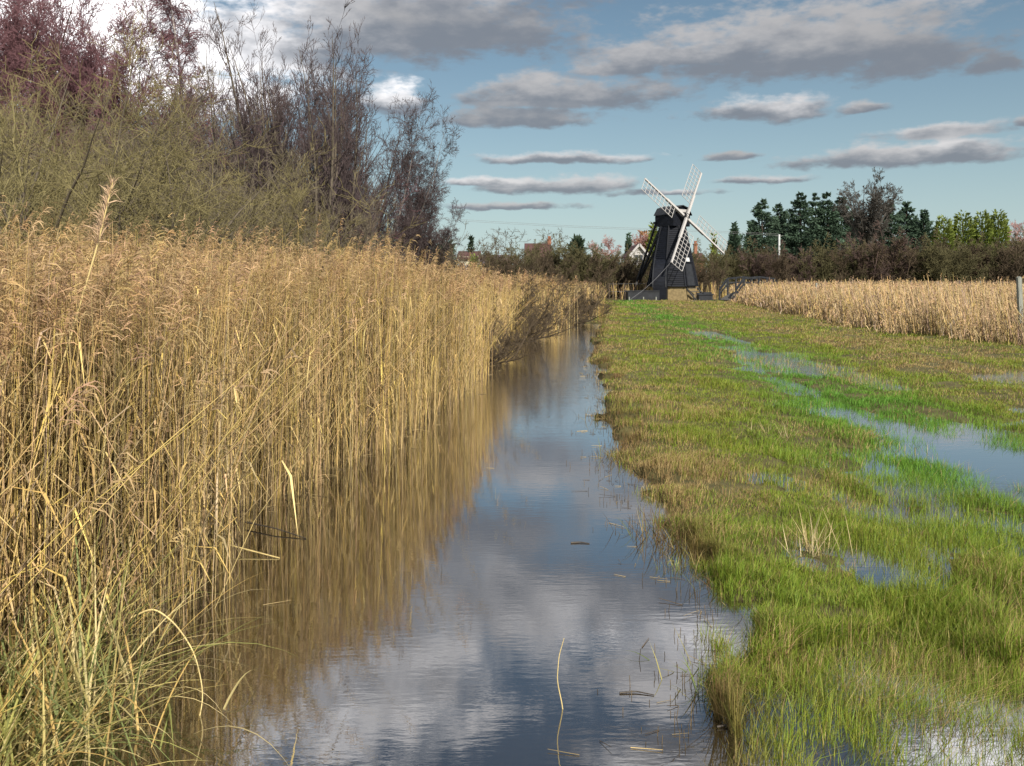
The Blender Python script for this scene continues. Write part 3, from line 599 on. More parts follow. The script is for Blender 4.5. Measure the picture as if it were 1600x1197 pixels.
def pine_fn(H, W, t0, whorls, flat=.12):
    def fn(r, n):
        out = []; od = []
        zs = np.linspace(t0, .98, whorls)+r.normal(0, .008, whorls)
        for z in zs:
            f = (1-z)/(1-t0); rad = W*(f**.85*.95+.04)
            nb = r.integers(4, 8)
            for a in r.uniform(0, 6.28, nb):
                L = rad*r.uniform(.4, 1.25); sl = r.uniform(-.38, .08); q = max(4, int(n*(.2+f)/(whorls*nb*.7)))
                t = r.uniform(.12, 1, q)**.7; wob = r.normal(0, .24, q)*L*(.3+.7*t)
                p = np.stack([np.cos(a)*L*t-np.sin(a)*wob, np.sin(a)*L*t+np.cos(a)*wob, H*z+L*t*sl+L*.25*t*t+r.normal(0, flat, q)*(L*.5+.3)], 1)
                out.append(p); od.append(np.stack([np.cos(a)*np.ones(q), np.sin(a)*np.ones(q), r.normal(.15, .3, q)], 1))
        return np.concatenate(out), np.concatenate(od)
    return fn
def dome_fn(H, W, lumps=26, low=.05):
    def fn(r, n):
        z = r.uniform(low, 1, lumps); a = r.uniform(0, 6.28, lumps); prof = np.sqrt(np.clip(1-((z-.35)/.68)**2, .02, 1))
        rr = W*prof*r.uniform(.3, .85, lumps); c = np.stack([np.cos(a)*rr, np.sin(a)*rr, z*H*.92], 1)
        i = r.integers(0, lumps, n); o = unit(r.normal(0, 1, (n, 3))); q = r.uniform(.5, 1, n)[:, None]
        p = c[i]+o*q*np.array([W*.38, W*.38, H*.13]); p[:, 2] = np.maximum(p[:, 2], .05)
        return p, o+np.array([0, 0, .3])
    return fn
def spire_fn(H, W, p_=.8, low=.03):
    def fn(r, n):
        z = 1-np.sqrt(r.random(n)*(1-low)); z = np.clip(z, low, .99); a = r.uniform(0, 6.28, n)
        lump = .72+.4*vnoise(a*2.2+z*3, z*11); rad = W*np.minimum(1, (1-z)**p_*1.25)*lump*np.sqrt(r.uniform(.45, 1, n))
        return np.stack([np.cos(a)*rad, np.sin(a)*rad, z*H], 1), np.stack([np.cos(a), np.sin(a), .9*np.ones(n)], 1)
    return fn
def leaf_tree(name, label, cat, px, Y, top, width, kind, m_, n, size, group=None, seed=1, trunk_h=.9, bare=.0):
    root = empty(name, at(px, Y)); tag(root, label, cat, group)
    H = wz(top, Y); W = width/FOC*Y/2
    mb = MB(); tr = max(.08, H*.016); mb.tube([(0, 0, -.2), (0, 0, H*.35), (.02*H*.3, 0, H*.7), (0, 0, H*trunk_h)], [tr*1.2, tr, tr*.6, tr*.2], 6)
    if kind == 'pine':
        r = np.random.default_rng(seed+99)
        for z in np.linspace(.15, .9, 14):
            a = r.uniform(0, 6.28); L = W*(1-z)*.9; mb.tube([(0, 0, H*z), (math.cos(a)*L, math.sin(a)*L, H*z-.05*L)], [tr*.3, tr*.1], 4)
    mb.build('trunk', M['trunk'], root)
    fn = pine_fn(H, W, .12, 27) if kind == 'pine' else dome_fn(H, W) if kind == 'dome' else spire_fn(H, W, .8) if kind == 'spire' else spire_fn(H, W, .35)
    leafy(seed, n, fn, size, m_, 'crown', root)
    return root
CG = 'dark conifers beyond the hedgerow'
pines = [(1190, 150, 312, 74, 'dark pine with a broad flat-branched crown at the left end of the conifer row'),
         (1217, 156, 318, 50, 'narrow dark pine just behind the pale utility pole'),
         (1250, 150, 302, 66, 'tall dark pine right of the pole, its top among the highest of the row'),
         (1274, 158, 303, 50, 'dark pine in the middle of the conifer row with a ragged tip'),
         (1292, 150, 301, 56, 'tall dark pine left of the round bare tree, level with its neighbours'),
         (1314, 156, 306, 60, 'dark pine partly behind the left side of the round bare tree'),
         (1388, 150, 312, 56, 'dark conifer overlapping the right side of the round bare tree'),
         (1416, 156, 315, 56, 'dark pine right of the round bare tree'),
         (1443, 154, 328, 52, 'low dark pine at the right end of the conifer row, next to the golden cypresses')]
for i, (px, Y, tp, wd_, lab) in enumerate(pines):
    leaf_tree('pine_tree', lab, 'tree', px, Y, tp, wd_*1.55, 'pine', M['pine'], 15000, .23, CG, 40+i)
for i, (px, tp, wd_, lab) in enumerate([(1232, 326, 60, 'broad dark fir behind the gap right of the utility pole'), (1332, 328, 64, 'broad dark fir directly behind the round bare tree'),
                                 (1366, 334, 54, 'dark fir showing through the right half of the bare crown'), (1432, 338, 60, 'broad low fir behind the last pines of the row'), (1176, 345, 46, 'low dark fir at the foot of the left-hand pine')]):
    leaf_tree('fir_tree', lab, 'tree', px, 166, tp, wd_, 'spire', M['pine'], 7000, .32, CG, 90+i)
leaf_tree('fir_tree', 'small pointed dark fir just right of the lower right sail', 'tree', 1147, 140, 348, 30, 'spire', M['pine'], 6000, .28, None, 60)
leaf_tree('fir_tree', 'small dark pointed fir left of the windmill beside a white gable', 'tree', 982, 130, 364, 16, 'spire', M['pine'], 3000, .22, None, 61)
leaf_tree('cypress_tree', 'yellow-green cypress behind the left side of the windmill', 'tree', 1021, 135, 349, 26, 'spire', M['gold_fir'], 1800, .4, None, 62)
leaf_tree('fir_tree', 'small thin yellowish fir showing through the right-hand sail', 'tree', 1116, 140, 363, 12, 'spire', M['gold_fir'], 700, .35, None, 63)
GG = 'golden-green cypresses right of the dark conifers'
for i, (px, tp, wd_, lab) in enumerate([(1474, 337, 36, 'golden-green cypress next to the dark pines, lowest of the cypresses'), (1504, 330, 38, 'golden-green cypress second from the dark pines'),
                                  (1534, 329, 36, 'golden-green cypress third from the dark pines'), (1560, 328, 36, 'golden-green cypress at the right end of its row, next to the pink tree')]):
    leaf_tree('cypress_tree', lab, 'tree', px, 140, tp, wd_, 'column', M['gold_fir'], 8000, .26, GG, 70+i)
leaf_tree('holly_bush', 'dark evergreen bush at the right foot of the left-hand wood', 'bush', 692, 52, 361, 56, 'dome', M['ever'], 3500, .14, None, 80)
leaf_tree('beech_bush', 'brown-leaved bush left of the dark evergreen bush', 'bush', 655, 50, 374, 40, 'dome', M['rust_leaf'], 1200, .11, None, 81)
leaf_tree('ivy_bush', 'dark ivy-clad bush left of the pink trees, above the far hedge', 'bush', 903, 100, 374, 40, 'dome', M['ever'], 2400, .25, None, 82)
leaf_tree('garden_shrub', 'yellowish garden shrub in front of the cream house wall', 'bush', 741, 112, 399, 22, 'dome', M['gold_fir'], 900, .22, None, 83)
leaf_tree('spindly_conifer', 'thin sparse conifer standing alone against the sky above the cream house', 'tree', 736, 125, 370, 15, 'pine', M['ever'], 110, .26, None, 84)
leaf_tree('garden_tree', 'rust and orange tree close behind the left edge of the windmill', 'tree', 1005, 138, 362, 34, 'dome', M['rust_leaf'], 1500, .3, None, 85)
tree('oak_tree', 'big round-crowned bare tree standing above the dark conifers', 'tree', at(1354, 136), OAK, 'oak_twig', 'oak_twig', None, (1.0, 1.0, 1.06), .4, 31)
PG = 'pinkish bare birches beyond the far hedge'
for i, (px, Y, tp, lab) in enumerate([(957, 128, 357, 'pink-twigged birch left of the small pointed fir'), (993, 132, 350, 'taller pink-twigged birch between the small fir and the windmill'), (1597, 130, 326, 'pink-twigged birch cut by the right edge of the picture'),
    (935, 120, 366, 'short purplish birch left of the pink birches')]):
    k = wz(tp, Y)/10.6
    tree('birch_tree', lab, 'tree', at(px, Y), FARB, 'pink_twig', 'pink_twig', PG, (k*.8, k*.8, k), i*1.9, 33)
# hedgerows: every bush of its own
HG = 'bare bushes of the long dark hedgerow'
r = np.random.default_rng(44); px = 1092.; i = 0
while px < 1660:
    Y = 106+r.uniform(-2, 3); tp = np.interp(px, [1090, 1130, 1200, 1290, 1360, 1420, 1500, 1600, 1660], [388, 392, 390, 388, 366, 372, 378, 374, 372])+r.uniform(-5, 6)
    k = wz(tp, Y)/4.2
    tree('hawthorn_bush', 'dark bare hawthorn bush in the long hedgerow behind the pale reeds', 'bush', at(px, Y), HEDGE, 'trunk', ('hedge_twig', 'olive_hedge', 'plum_twig')[int(r.integers(3))], HG, (k*1.02, k*.9, k), r.uniform(0, 6.28), 35+i % 2)
    px += r.uniform(17, 24); i += 1
HG2 = 'dark bushes left of the windmill'
px = 780.; i = 0
while px < 1016:
    Y = 92+r.uniform(-3, 3); tp = np.interp(px, [780, 800, 850, 900, 930, 1016], [392, 377, 384, 378, 386, 398])+r.uniform(-4, 5)
    k = wz(tp, Y)/4.5
    tree('hawthorn_bush', 'dark bare bush in the thick hedge left of the windmill', 'bush', at(px, Y), HEDGE, 'trunk', 'olive_hedge' if i % 2 else 'hedge_twig', HG2, (k*1.05, k*.9, k), r.uniform(0, 6.28), 35+i % 2)
    px += r.uniform(11, 16); i += 1
k = wz(378, 96)/4.9
tree('hawthorn_tree', 'round bare brown hawthorn just right of the windmill', 'tree', at(1110, 92), HEDGE, 'trunk', 'hedge_twig', None, (.85, .8, .9), 1.1, 36)

# ------------------------------------------------------------------ houses beyond the hedge
def house(label, px0, px1, Y, ridge, eave, roofm, wallm, depth=7., gable=False, chim=None, name='house', wins=(), barge=None):
    x0, x1 = wx(px0, Y), wx(px1, Y); W = x1-x0; zr, ze = wz(ridge, Y), wz(eave, Y)
    root = empty(name, ((x0+x1)/2, Y, 0)); tag(root, label, 'house'); h = W/2
    mb = MB(); mb.box((-h+.25, 0, -.1), (h-.25, depth, ze)); 
    if gable: mb.prism([(-h+.25, 0, ze), (h-.25, 0, ze), (0, 0, zr-.15)], (0, depth, 0))
    else:
        for x in (-h+.25, h-.45): mb.prism([(x, 0, ze), (x, depth, ze), (x, depth/2, zr-.15)], (.2, 0, 0))
    wall = mb.build('wall', wallm, root)
    mb = MB()
    if gable:
        for s in (-1, 1): mb.prism([(0, -.3, zr), (s*(h+.2), -.3, ze-.15), (s*(h+.2), -.3, ze-.35), (0, -.3, zr-.2)], (0, depth+.6, 0))
    else:
        for (y, s) in ((-.4, 1), (depth+.4, -1)): mb.prism([(-h, depth/2, zr), (-h, y, ze-.15), (-h, y, ze-.35), (-h, depth/2, zr-.2)], (2*h, 0, 0))
    roof = mb.build('roof', roofm, root)
    if gable and barge is not None:
        mb = MB()
        for s in (-1, 1): mb.bar((0, -.36, zr-.08), (s*(h+.2), -.36, ze-.23), .1, .28)
        mb.build('bargeboard', barge, root)
    if chim is not None:
        cx = wx(chim[0], Y)-(x0+x1)/2; mb = MB(); cw = chim[2]/FOC*Y/2; mb.box((cx-cw, depth/2-.4, ze-.3), (cx+cw, depth/2+.4, wz(chim[1], Y))); mb.box((cx-cw-.08, depth/2-.48, wz(chim[1], Y)), (cx+cw+.08, depth/2+.48, wz(chim[1], Y)+.15))
        for s in (-.3, .3): mb.tube([(cx+s*cw*1.3, depth/2, wz(chim[1], Y)+.1), (cx+s*cw*1.3, depth/2, wz(chim[1], Y)+.6)], .12, 8)
        mb.build('chimney', M['brick'], root)
    for (wxp, wz0, ww, wh) in wins:
        mb = MB(); cx = wx(wxp, Y)-(x0+x1)/2
        for a, b_ in (((cx-ww/2, wz0), (cx+ww/2, wz0)), ((cx-ww/2, wz0+wh), (cx+ww/2, wz0+wh)), ((cx, wz0), (cx, wz0+wh)), ((cx-ww/2, wz0), (cx-ww/2, wz0+wh)), ((cx+ww/2, wz0), (cx+ww/2, wz0+wh))):
            mb.bar((a[0], -.03, a[1]), (b_[0], -.03, b_[1]), .09, .1)
        f = mb.build('window', M['white'], root)
        mb = MB(); mb.box((cx-ww/2+.02, -.02, wz0+.02), (cx+ww/2-.02, .03, wz0+wh-.02)); mb.build('pane', M['glass'], f)
    return root
house('brick house with a dark red roof and tall chimney above the dark hedge', 820, 863, 135, 378.5, 398, M['tile'], M['brick'], 8, chim=(860, 373, 6), wins=((832, 3.6, 1.4, 1.2), (850, 3.6, 1.4, 1.2)))
house('cream-walled house with a faded red roof beside the yellowish shrub', 714, 750, 122, 391, 401, M['tile'], M['cream'], 7, wins=((722, 2.9, 1.2, 1.1), (734, 2.9, 1.2, 1.1)))
house('low house with a dark slate roof left of the hedge', 750, 800, 130, 397, 411, M['slate'], M['cream'], 7, wins=((766, 2.4, 1.2, 1.1),))
house('low brick bungalow with a grey roof and white-edged gable at the end of the reeds', 668, 702, 105, 394, 408, M['slate'], M['brick'], 7, True, barge=M['white'])
house('house with a white timbered gable left of the windmill', 984, 1013, 118, 381, 399, M['tile'], M['white'], 7, True, barge=M['white'], wins=((998, 4.3, 1.1, 1.),))
house('house whose orange chimney shows over the hedge right of the windmill', 1076, 1104, 135, 394, 404, M['tile'], M['brick'], 7, chim=(1094, 381, 5))

# ------------------------------------------------------------------ the windmill
MX, MY = 14.79, 81.75
mill = empty('windmill', (MX, MY, 0)); tag(mill, 'black weatherboarded drainage windmill with four white lattice sails beyond the ditch', 'windmill')
ax = np.array([.62, -.784, 0]); ax /= np.linalg.norm(ax); side = np.array([ax[1]*-1, ax[0], 0])
def oct_ring(rad, z, rot=R(22.5-4)): return [(math.cos(rot+i*math.pi/4)*rad, math.sin(rot+i*math.pi/4)*rad, z) for i in range(8)]
z0, z1, r0, r1 = 1.30, 6.85, 2.36, 1.13
nb = 30; mb = MB()
for i in range(nb):                                  # lapped boards: each course flares out over the one below
    a, b_ = i/nb, (i+1)/nb; ra = r0+(r1-r0)*a; rb = r0+(r1-r0)*b_
    V = oct_ring(ra+.06, z0+(z1-z0)*a)+oct_ring(rb+.005, z0+(z1-z0)*b_)
    mb.add(V, [(k, (k+1) % 8, 8+(k+1) % 8, 8+k) for k in range(8)]+[tuple(range(8))[::-1]])
mb.build('boarded_tower', M['mill'], mill)
mb = MB()
for k in range(8):
    p, q = oct_ring(r0+.05, z0)[k], oct_ring(r1+.05, z1)[k]; mb.bar(p, q, .12, .12)
mb.build('corner_board', M['mill'], mill)
mb = MB(); mb.add(oct_ring(r0-.2, -.2)+oct_ring(r0-.2, z0+.02), [(k, (k+1) % 8, 8+(k+1) % 8, 8+k) for k in range(8)]); mb.build('plinth', M['plinth'], mill)
# cap: mansard roof along the windshaft
def capp(t, s, z): return tuple(ax*t+side*s+np.array([0, 0, z]))
prof = [(-1.12, 6.8), (1.12, 6.8), (1.15, 7.75), (.72, 8.38), (0, 8.6), (-.72, 8.38), (-1.15, 7.75)]
mb = MB(); mb.prism([capp(-1.1, s, z) for s, z in prof], ax*2.2)
cap = mb.build('cap', M['mill'], mill)
mb = MB()
for (a, b_) in zip(prof[2:6], prof[3:7]):
    mb.prism([capp(-1.2, a[0]*1.06, a[1]+.05), capp(-1.2, b_[0]*1.06, b_[1]+.05), capp(-1.2, b_[0]*1.06, b_[1]+.12), capp(-1.2, a[0]*1.06, a[1]+.12)], ax*2.5)
mb.build('cap_roof', M['black'], cap)
mb = MB(); mb.bar(capp(1.16, -.62, 8.2), capp(1.16, .62, 8.2), .06, .26); mb.build('weather_beam', M['white'], cap)
# windshaft, poll end and sails
a_ = np.array([.35, .534, .77]); a_ /= np.linalg.norm(a_); b_ = np.array([.719, .373, -.586]); b_ = b_-a_*(a_@b_); b_ /= np.linalg.norm(b_)
nrm = np.cross(a_, b_); nrm = nrm if nrm[1] < 0 else -nrm
hub = ax*1.6+np.array([0, 0, 7.63])
sails = empty('sail_assembly'); sails.parent = mill
mb = MB(); mb.tube([hub-nrm*2.2, hub-nrm*.1], [.2, .2], 10); mb.tube([hub-nrm*.2, hub+nrm*.28], [.27, .24], 8); mb.build('windshaft', M['black'], sails)
for d, e, nm in ((a_, -b_, 'upper'), (b_, a_, 'right'), (-a_, b_, 'lower'), (-b_, -a_, 'left')):
    off = nrm*(.12 if d is a_ or d is not b_ and nm == 'lower' else -.08)
    ed = e*math.cos(.05)+nrm*math.sin(.05); L = 5.54
    mb = MB(); o = hub+off
    V0 = [o, o+d*2.4]; mb.bar(o-d*.05, o+d*2.6, .22, .2, nrm); mb.bar(o+d*2.6, o+d*L, .15, .13, nrm)
    w_, rs = 1.34, np.linspace(1.45, L-.03, 10)
    for t in rs: mb.bar(o+d*t-e*.05+nrm*.02, o+d*t+ed*w_, .04, .035, nrm)
    for f in (.34, .67, 1.): mb.bar(o+d*rs[0]+ed*w_*f+nrm*.03, o+d*rs[-1]+ed*w_*f+nrm*.03, .033 if f < 1 else .045, .035, nrm)
    mb.build('sail', M['white'], sails)
# tail beam and braces down to the ground behind the mill
mb = MB()
for s, w_ in ((-.55, .15), (.55, .15), (0, .2)):
    mb.bar(capp(-1.2, s*1.6, 7.2), capp(-4.3, s*.35, 1.8), w_, w_)
mb.bar(capp(-1.1, -1.3, 7.15), capp(-1.1, 1.3, 7.15), .2, .2)
mb.build('tail_pole', M['black'], mill)
mb = MB(); q = capp(-4.3, 0, 1.8); mb.bar((q[0]-.1, q[1], q[2]+.25), (q[0]-.16, q[1], q[2]-.35), .12, .12); mb.build('tail_weight', M['white'], mill)
# scoop-wheel case: a tall narrow box with a curved top on the left front
dv = np.array([-.28, -.96, 0]); pv = np.array([.96, -.28, 0]); o = dv*.8-pv*1.35
pr = [(0, -.1), (2.55, -.1), (2.55, 1.2)]+[(.35+2.2*math.cos(t), 1.2+2.6*math.sin(t)) for t in np.linspace(.1, 1.5, 12)]+[(0, 3.8)]
mb = MB(); mb.prism([tuple(o+dv*x+np.array([0, 0, z])) for x, z in pr], pv*1.15); wc = mb.build('wheel_case', M['mill'], mill)
mb = MB()
for sgn in (-.04, 1.11):
    pts = [tuple(o+pv*sgn+dv*x+np.array([0, 0, z+.02])) for x, z in pr[2:-1]]
    for p, q in zip(pts[:-1], pts[1:]): mb.bar(p, q, .09, .09)
mb.build('rim_board', M['black'], wc)
mb = MB()
def facet(k, t, h):   # point on facet k: t across (0..1), height h
    rr_ = r0+(r1-r0)*(h-z0)/(z1-z0)+.05; P = oct_ring(rr_, h); p = np.array(P[k]); q = np.array(P[(k+1) % 8]); return p+(q-p)*t
kd = 6
dn = np.array([math.cos(R(18.5+22.5+45*kd)), math.sin(R(18.5+22.5+45*kd)), .1])
def panel(k, t0, t1, h0, h1, thick, m_, nm, par):
    mb = MB(); P = [facet(k, t0, h0), facet(k, t1, h0), facet(k, t1, h1), facet(k, t0, h1)]
    mb.prism([tuple(p) for p in P], tuple(dn*thick)); return mb.build(nm, m_, par)
door = panel(kd, .18, .72, 1.38, 3.35, .06, M['black'], 'door', mill)
mb = MB()
for (t0_, h0_), (t1_, h1_) in (((.14, 1.36), (.14, 3.42)), ((.76, 1.36), (.76, 3.42)), ((.12, 3.42), (.78, 3.42))): mb.bar(facet(kd, t0_, h0_)+dn*.06, facet(kd, t1_, h1_)+dn*.06, .1, .08)
mb.build('door_frame', M['mill'], door)
panel(kd, .30, .62, 3.55, 3.9, .08, M['sign'], 'notice_board', mill)
mb = MB(); f0 = facet(kd, .45, 1.3)
for i in range(4): c0 = f0+dn*(.25+.28*i); mb.bar((c0[0]-.5, c0[1], 1.15-.3*i), (c0[0]+.5, c0[1], 1.15-.3*i), .26, .05)
for s in (-.5, .5): mb.bar((f0[0]+s, f0[1]+dn[1]*.15, 1.2), (f0[0]+s+dn[0]*1.2, f0[1]+dn[1]*1.25, .0), .07, .14)
mb.build('steps', M['wood'], mill)
# sluice trough in front of the wheel case
mb = MB(); tx0, tx1, ty = wx(981, 78.2)-MX, wx(1030, 78.2)-MX, -3.7
mb.box((tx0, ty, -.2), (tx1, ty+.12, .86)); mb.box((tx0, ty+1.5, -.2), (tx1, ty+1.62, .86)); mb.box((tx0, ty+.12, -.2), (tx0+.12, ty+1.5, .86)); mb.box((tx0-.06, ty-.05, .862), (tx1, ty+.2, .95)); mb.box((tx0-.06, ty+1.45, .862), (tx1, ty+1.67, .95))
tr_ = mb.build('sluice_trough', M['black'], mill)
mb = MB()
for x in (tx0+.05, tx0+1.3, tx1-.35): mb.box((x, ty-.09, -.2), (x+.1, ty-.005, .4))
mb.build('stake', M['post'], tr_)
tip = hub-a_*5.5+np.array([MX, MY, 0])
mb = MB(); e0 = np.array([wx(984, 77.2), 77.2, .15]); mb.tube([tip+(e0-tip)*t-np.array([0, 0, .25*math.sin(t*math.pi)]) for t in np.linspace(0, 1, 9)], .012, 5)
rp = mb.build('tether_rope', M['rope']); tag(rp, 'pale rope slanting from the lowest sail tip down to the black trough', 'rope')

# black bin, footbridge and its boardwalk
mb = MB(); Yb = 77.; x0, x1 = wx(1092, Yb), wx(1114, Yb); mb.box((x0, Yb, 0), (x1, Yb+.9, .58)); mb.prism([(x0-.05, Yb-.06, .583), (x1+.05, Yb-.06, .583), (x1+.05, Yb+.96, .68), (x0-.05, Yb+.96, .68)], (0, 0, .07)); mb.box((x0+.45, Yb+.2, .66), (x1-.05, Yb+.7, .82))
bx_ = mb.build('timber_chest', M['black']); tag(bx_, 'low black timber box on the grass between windmill and footbridge', 'box')
br = empty('footbridge', (0, 0, 0)); tag(br, 'dark wooden hump footbridge with railings at the edge of the pale reeds', 'footbridge')
A = np.array([wx(1137, 76), 76., 0]); Bv = np.array([wx(1208, 82), 82., 0]); ln = np.linalg.norm(Bv-A); dr = (Bv-A)/ln; pn = np.array([-dr[1], dr[0], 0])
def arch(t): return .12+.95*math.sin(math.pi*min(max(t, 0), 1))**.8*.8
mb = MB(); ts = np.linspace(0, 1, 15)
for p, q in zip(ts[:-1], ts[1:]): mb.bar(A+dr*ln*p+np.array([0, 0, arch(p)]), A+dr*ln*q+np.array([0, 0, arch(q)]), 1.5, .12)
mb.build('deck', M['wood'], br)
mb = MB()
for s in (-.7, .7):
    for p, q in zip(ts[:-1], ts[1:]): mb.bar(A+dr*ln*p+pn*s+np.array([0, 0, arch(p)-.18]), A+dr*ln*q+pn*s+np.array([0, 0, arch(q)-.18]), .12, .25)
mb.build('beam', M['black'], br)
for s in (-.78, .78):
    mb = MB(); base = lambda t: A+dr*ln*t+pn*s
    top = [(0.0, 1.05), (.17, 2.0), (.5, 2.15), (.83, 2.0), (1.0, 1.05)]
    for (p, hp), (q, hq) in zip(top[:-1], top[1:]):
        mb.bar(base(p)+np.array([0, 0, hp]), base(q)+np.array([0, 0, hq]), .13, .15)
        mb.bar(base(p)+np.array([0, 0, hp-.42]), base(q)+np.array([0, 0, hq-.42]), .06, .1)
    for t, h_ in ((0.0, 1.05), (.17, 2.0), (.34, 2.1), (.5, 2.15), (.67, 2.1), (.83, 2.0), (1., 1.05)): mb.bar(base(t)+np.array([0, 0, -.1]), base(t)+np.array([0, 0, h_]), .13, .13)
    mb.build('railing', M['black'], br)
mb = MB(); C0 = np.array([wx(1078, 75), 75.2, .1])
for i in range(16):
    p = C0+(A-C0)*(i/16); q = np.array([.06, -.7, 0]); mb.bar(p-q, p+q, .23, .06)
mb.bar(C0+np.array([0, -.75, -.05]), A+np.array([0, -.75, -.05]), .08, .2)
bw = mb.build('boardwalk', M['wood']); tag(bw, 'low grey boardwalk lying on the grass before the footbridge', 'boardwalk')

# fences, posts, pole and wires
def fence(label, pts, step, hgt, pr_, wires, pm, name='wire_fence', white_every=0):
    root = empty(name, (pts[0][0], pts[0][1], 0)); tag(root, label, 'fence'); o = np.array([pts[0][0], pts[0][1], 0]); P = []; r = np.random.default_rng(3)
    for (p, q) in zip(pts[:-1], pts[1:]):
        p = np.array(p); q = np.array(q); k = max(1, int(np.linalg.norm(q-p)/step))
        for i in range(k): P.append(p+(q-p)*i/k)
    P.append(np.array(pts[-1]))
    for i, p in enumerate(P):
        mb = MB(); x, y = p[0]-o[0], p[1]-o[1]; h_ = hgt*r.uniform(.93, 1.05); mb.tube([(x, y, -.2), (x+r.normal(0, .02), y, h_)], [pr_, pr_*.9], 6); mb.add([(x+pr_*.9*math.cos(a), y+pr_*.9*math.sin(a), h_) for a in np.arange(6)*math.pi/3], [tuple(range(6))])
        mb.build('post', pm, root)
    mb = MB()
    for z in wires: mb.tube([(p[0]-o[0], p[1]-o[1]-pr_, z*hgt) for p in P], .012, 4)
    mb.build('wire', M['wire'], root)
    return root
fence('wire fence on pale posts in front of the dark hedgerow, behind the pale reeds', [(wx(1098, 101), 101), (wx(1640, 101), 101)], 2.6, 1.75, .055, (.45, .7, .95), M['post'])
fence('wire fence on thin posts left of the windmill', [(wx(952, 79), 79), (wx(958, 79), 79), (wx(1010, 86), 86)], 2.2, 1.7, .06, (.5, .9), M['trunk'])
def single_post(label, px, Y, top, lean, r_, m_):
    mb = MB(); z = wz(top, Y); X = wx(px, Y); mb.bar((X, Y, -.3), (X+lean, Y, z), r_*2, r_*2); mb.prism([(X+lean-r_, Y-r_, z+.001), (X+lean+r_, Y-r_, z+.001), (X+lean, Y-r_, z+.04)], (0, 2*r_, 0))
    o = mb.build('fence_post', m_); tag(o, label, 'post')
single_post('stout grey post at the right edge of the picture beside the pale reeds', 1597, 25.2, 434, -.09, .055, M['post'])
single_post('lone weathered post standing among the pale reeds', 1276, 52, 443, 0, .06, M['post'])
pl = empty('utility_pole', at(1217.5, 112)); tag(pl, 'pale slim utility pole in front of the dark pines', 'utility pole')
mb = MB(); mb.tube([(0, 0, -.3), (0, 0, wz(367, 112))], [.16, .13], 8); mb.build('pole', M['sign'], pl)
mb = MB(); mb.bar((-.5, 0, wz(369, 112)), (.5, 0, wz(369, 112)), .09, .09); mb.build('crossarm', M['wood'], pl)
for k, (dz, yy) in enumerate(((0, 96.), (.16, 97.))):
    mb = MB(); mb.tube([(wx(p, yy), yy, wz(q, yy)+dz) for p, q in ((560, 327), (640, 337), (725, 345.5), (800, 350), (900, 355.5), (1000, 359), (1100, 362.5), (1160, 365), (1217, 368))], .012, 4)
    o = mb.build('overhead_wire', M['wire']); tag(o, ('lower' if k == 0 else 'upper')+' of the two overhead wires crossing the sky behind the windmill', 'wire')

# ------------------------------------------------------------------ single plants and debris near the camera
def ribbons(r, base, n, Lr, wr, out, cols, name, label, cat, group=None, spread=.15, droop=1.0, mat_=None, seg=9):
    """tuft of long arching blades, keeled so that each has a fold"""
    V = []; F = []; C = []; off = 0
    for i in range(n):
        a = r.uniform(0, 6.28); L = r.uniform(*Lr); w = r.uniform(*wr); p = np.array([r.normal(0, spread), r.normal(0, spread), -.03])
        el_ = r.uniform(.55, 1.35); dr_ = r.uniform(.3, 1.)*droop; d = np.array([math.cos(a)*math.cos(el_)+out[0], math.sin(a)*math.cos(el_)+out[1], math.sin(el_)]); d /= np.linalg.norm(d)
        s = np.cross(d, (0, 0, 1)); s /= np.linalg.norm(s); pts = []
        for k in range(seg+1):
            t = k/seg; ww = w*(1-t**2.2)*(.75+.5*math.sin(t*3.1))
            nv = np.cross(s, d); pts += [p-s*ww*.5, p-nv*ww*.22, p+s*ww*.5]
            p = p+d*L/seg; d = d+np.array([0, 0, -dr_*1.7/seg])*(.4+1.3*t)+r.normal(0, .02, 3); d /= np.linalg.norm(d)
        V += pts; c = np.array(cols[r.integers(len(cols))])*r.uniform(.7, 1.3); C += [c]*len(pts)
        for k in range(seg):
            b = off+3*k; F += [(b, b+1, b+4, b+3), (b+1, b+2, b+5, b+4)]
        off += len(pts)
    o = mesh_np(name, V, [F], mat_ or M['blade'], cols=np.array(C)); o.location = base
    return tag(o, label, cat, group)
r = np.random.default_rng(77)
SEDGE = [(.25, .26, .08), (.31, .30, .09), (.20, .23, .08), (.50, .42, .19), (.48, .40, .15), (.42, .29, .10), (.55, .45, .22)]
G = 'arching green and straw sedge tussocks by the water'
ribbons(r, (-1.98, 3.5, -.02), 340, (.4, 1.05), (.005, .011), (.16, -.05), SEDGE, 'sedge_tussock', 'large sedge tussock filling the lower left corner, blades arching over the water', 'plant', G, .26)
ribbons(r, (-2.22, 4.1, -.02), 200, (.4, .95), (.006, .012), (.12, -.08), SEDGE, 'sedge_tussock', 'sedge tussock at the foot of the reeds behind the one in the corner', 'plant', G, .2)
ribbons(r, (-1.93, 3.05, -.02), 200, (.4, .8), (.005, .011), (.1, 0), SEDGE, 'sedge_tussock', 'low sedge tussock cut by the bottom left corner of the picture', 'plant', G, .2)
STRAW = [(.50, .40, .20), (.42, .31, .14), (.55, .46, .26)]
bx, by = gpt(1272, 870); ribbons(r, (bx, by, .05), 46, (.14, .36), (.003, .006), (.0, 0), STRAW, 'dead_grass_tuft', 'tuft of pale dead grass standing in the green bank, tallest of the tufts', 'grass tuft', 'dead tufts on the bank', .09, .25)
bx, by = gpt(1215, 690); ribbons(r, (bx, by, .05), 30, (.15, .32), (.003, .006), (.0, 0), STRAW, 'dead_grass_tuft', 'small tuft of dead grass further up the green bank', 'grass tuft', 'dead tufts on the bank', .10, .3)
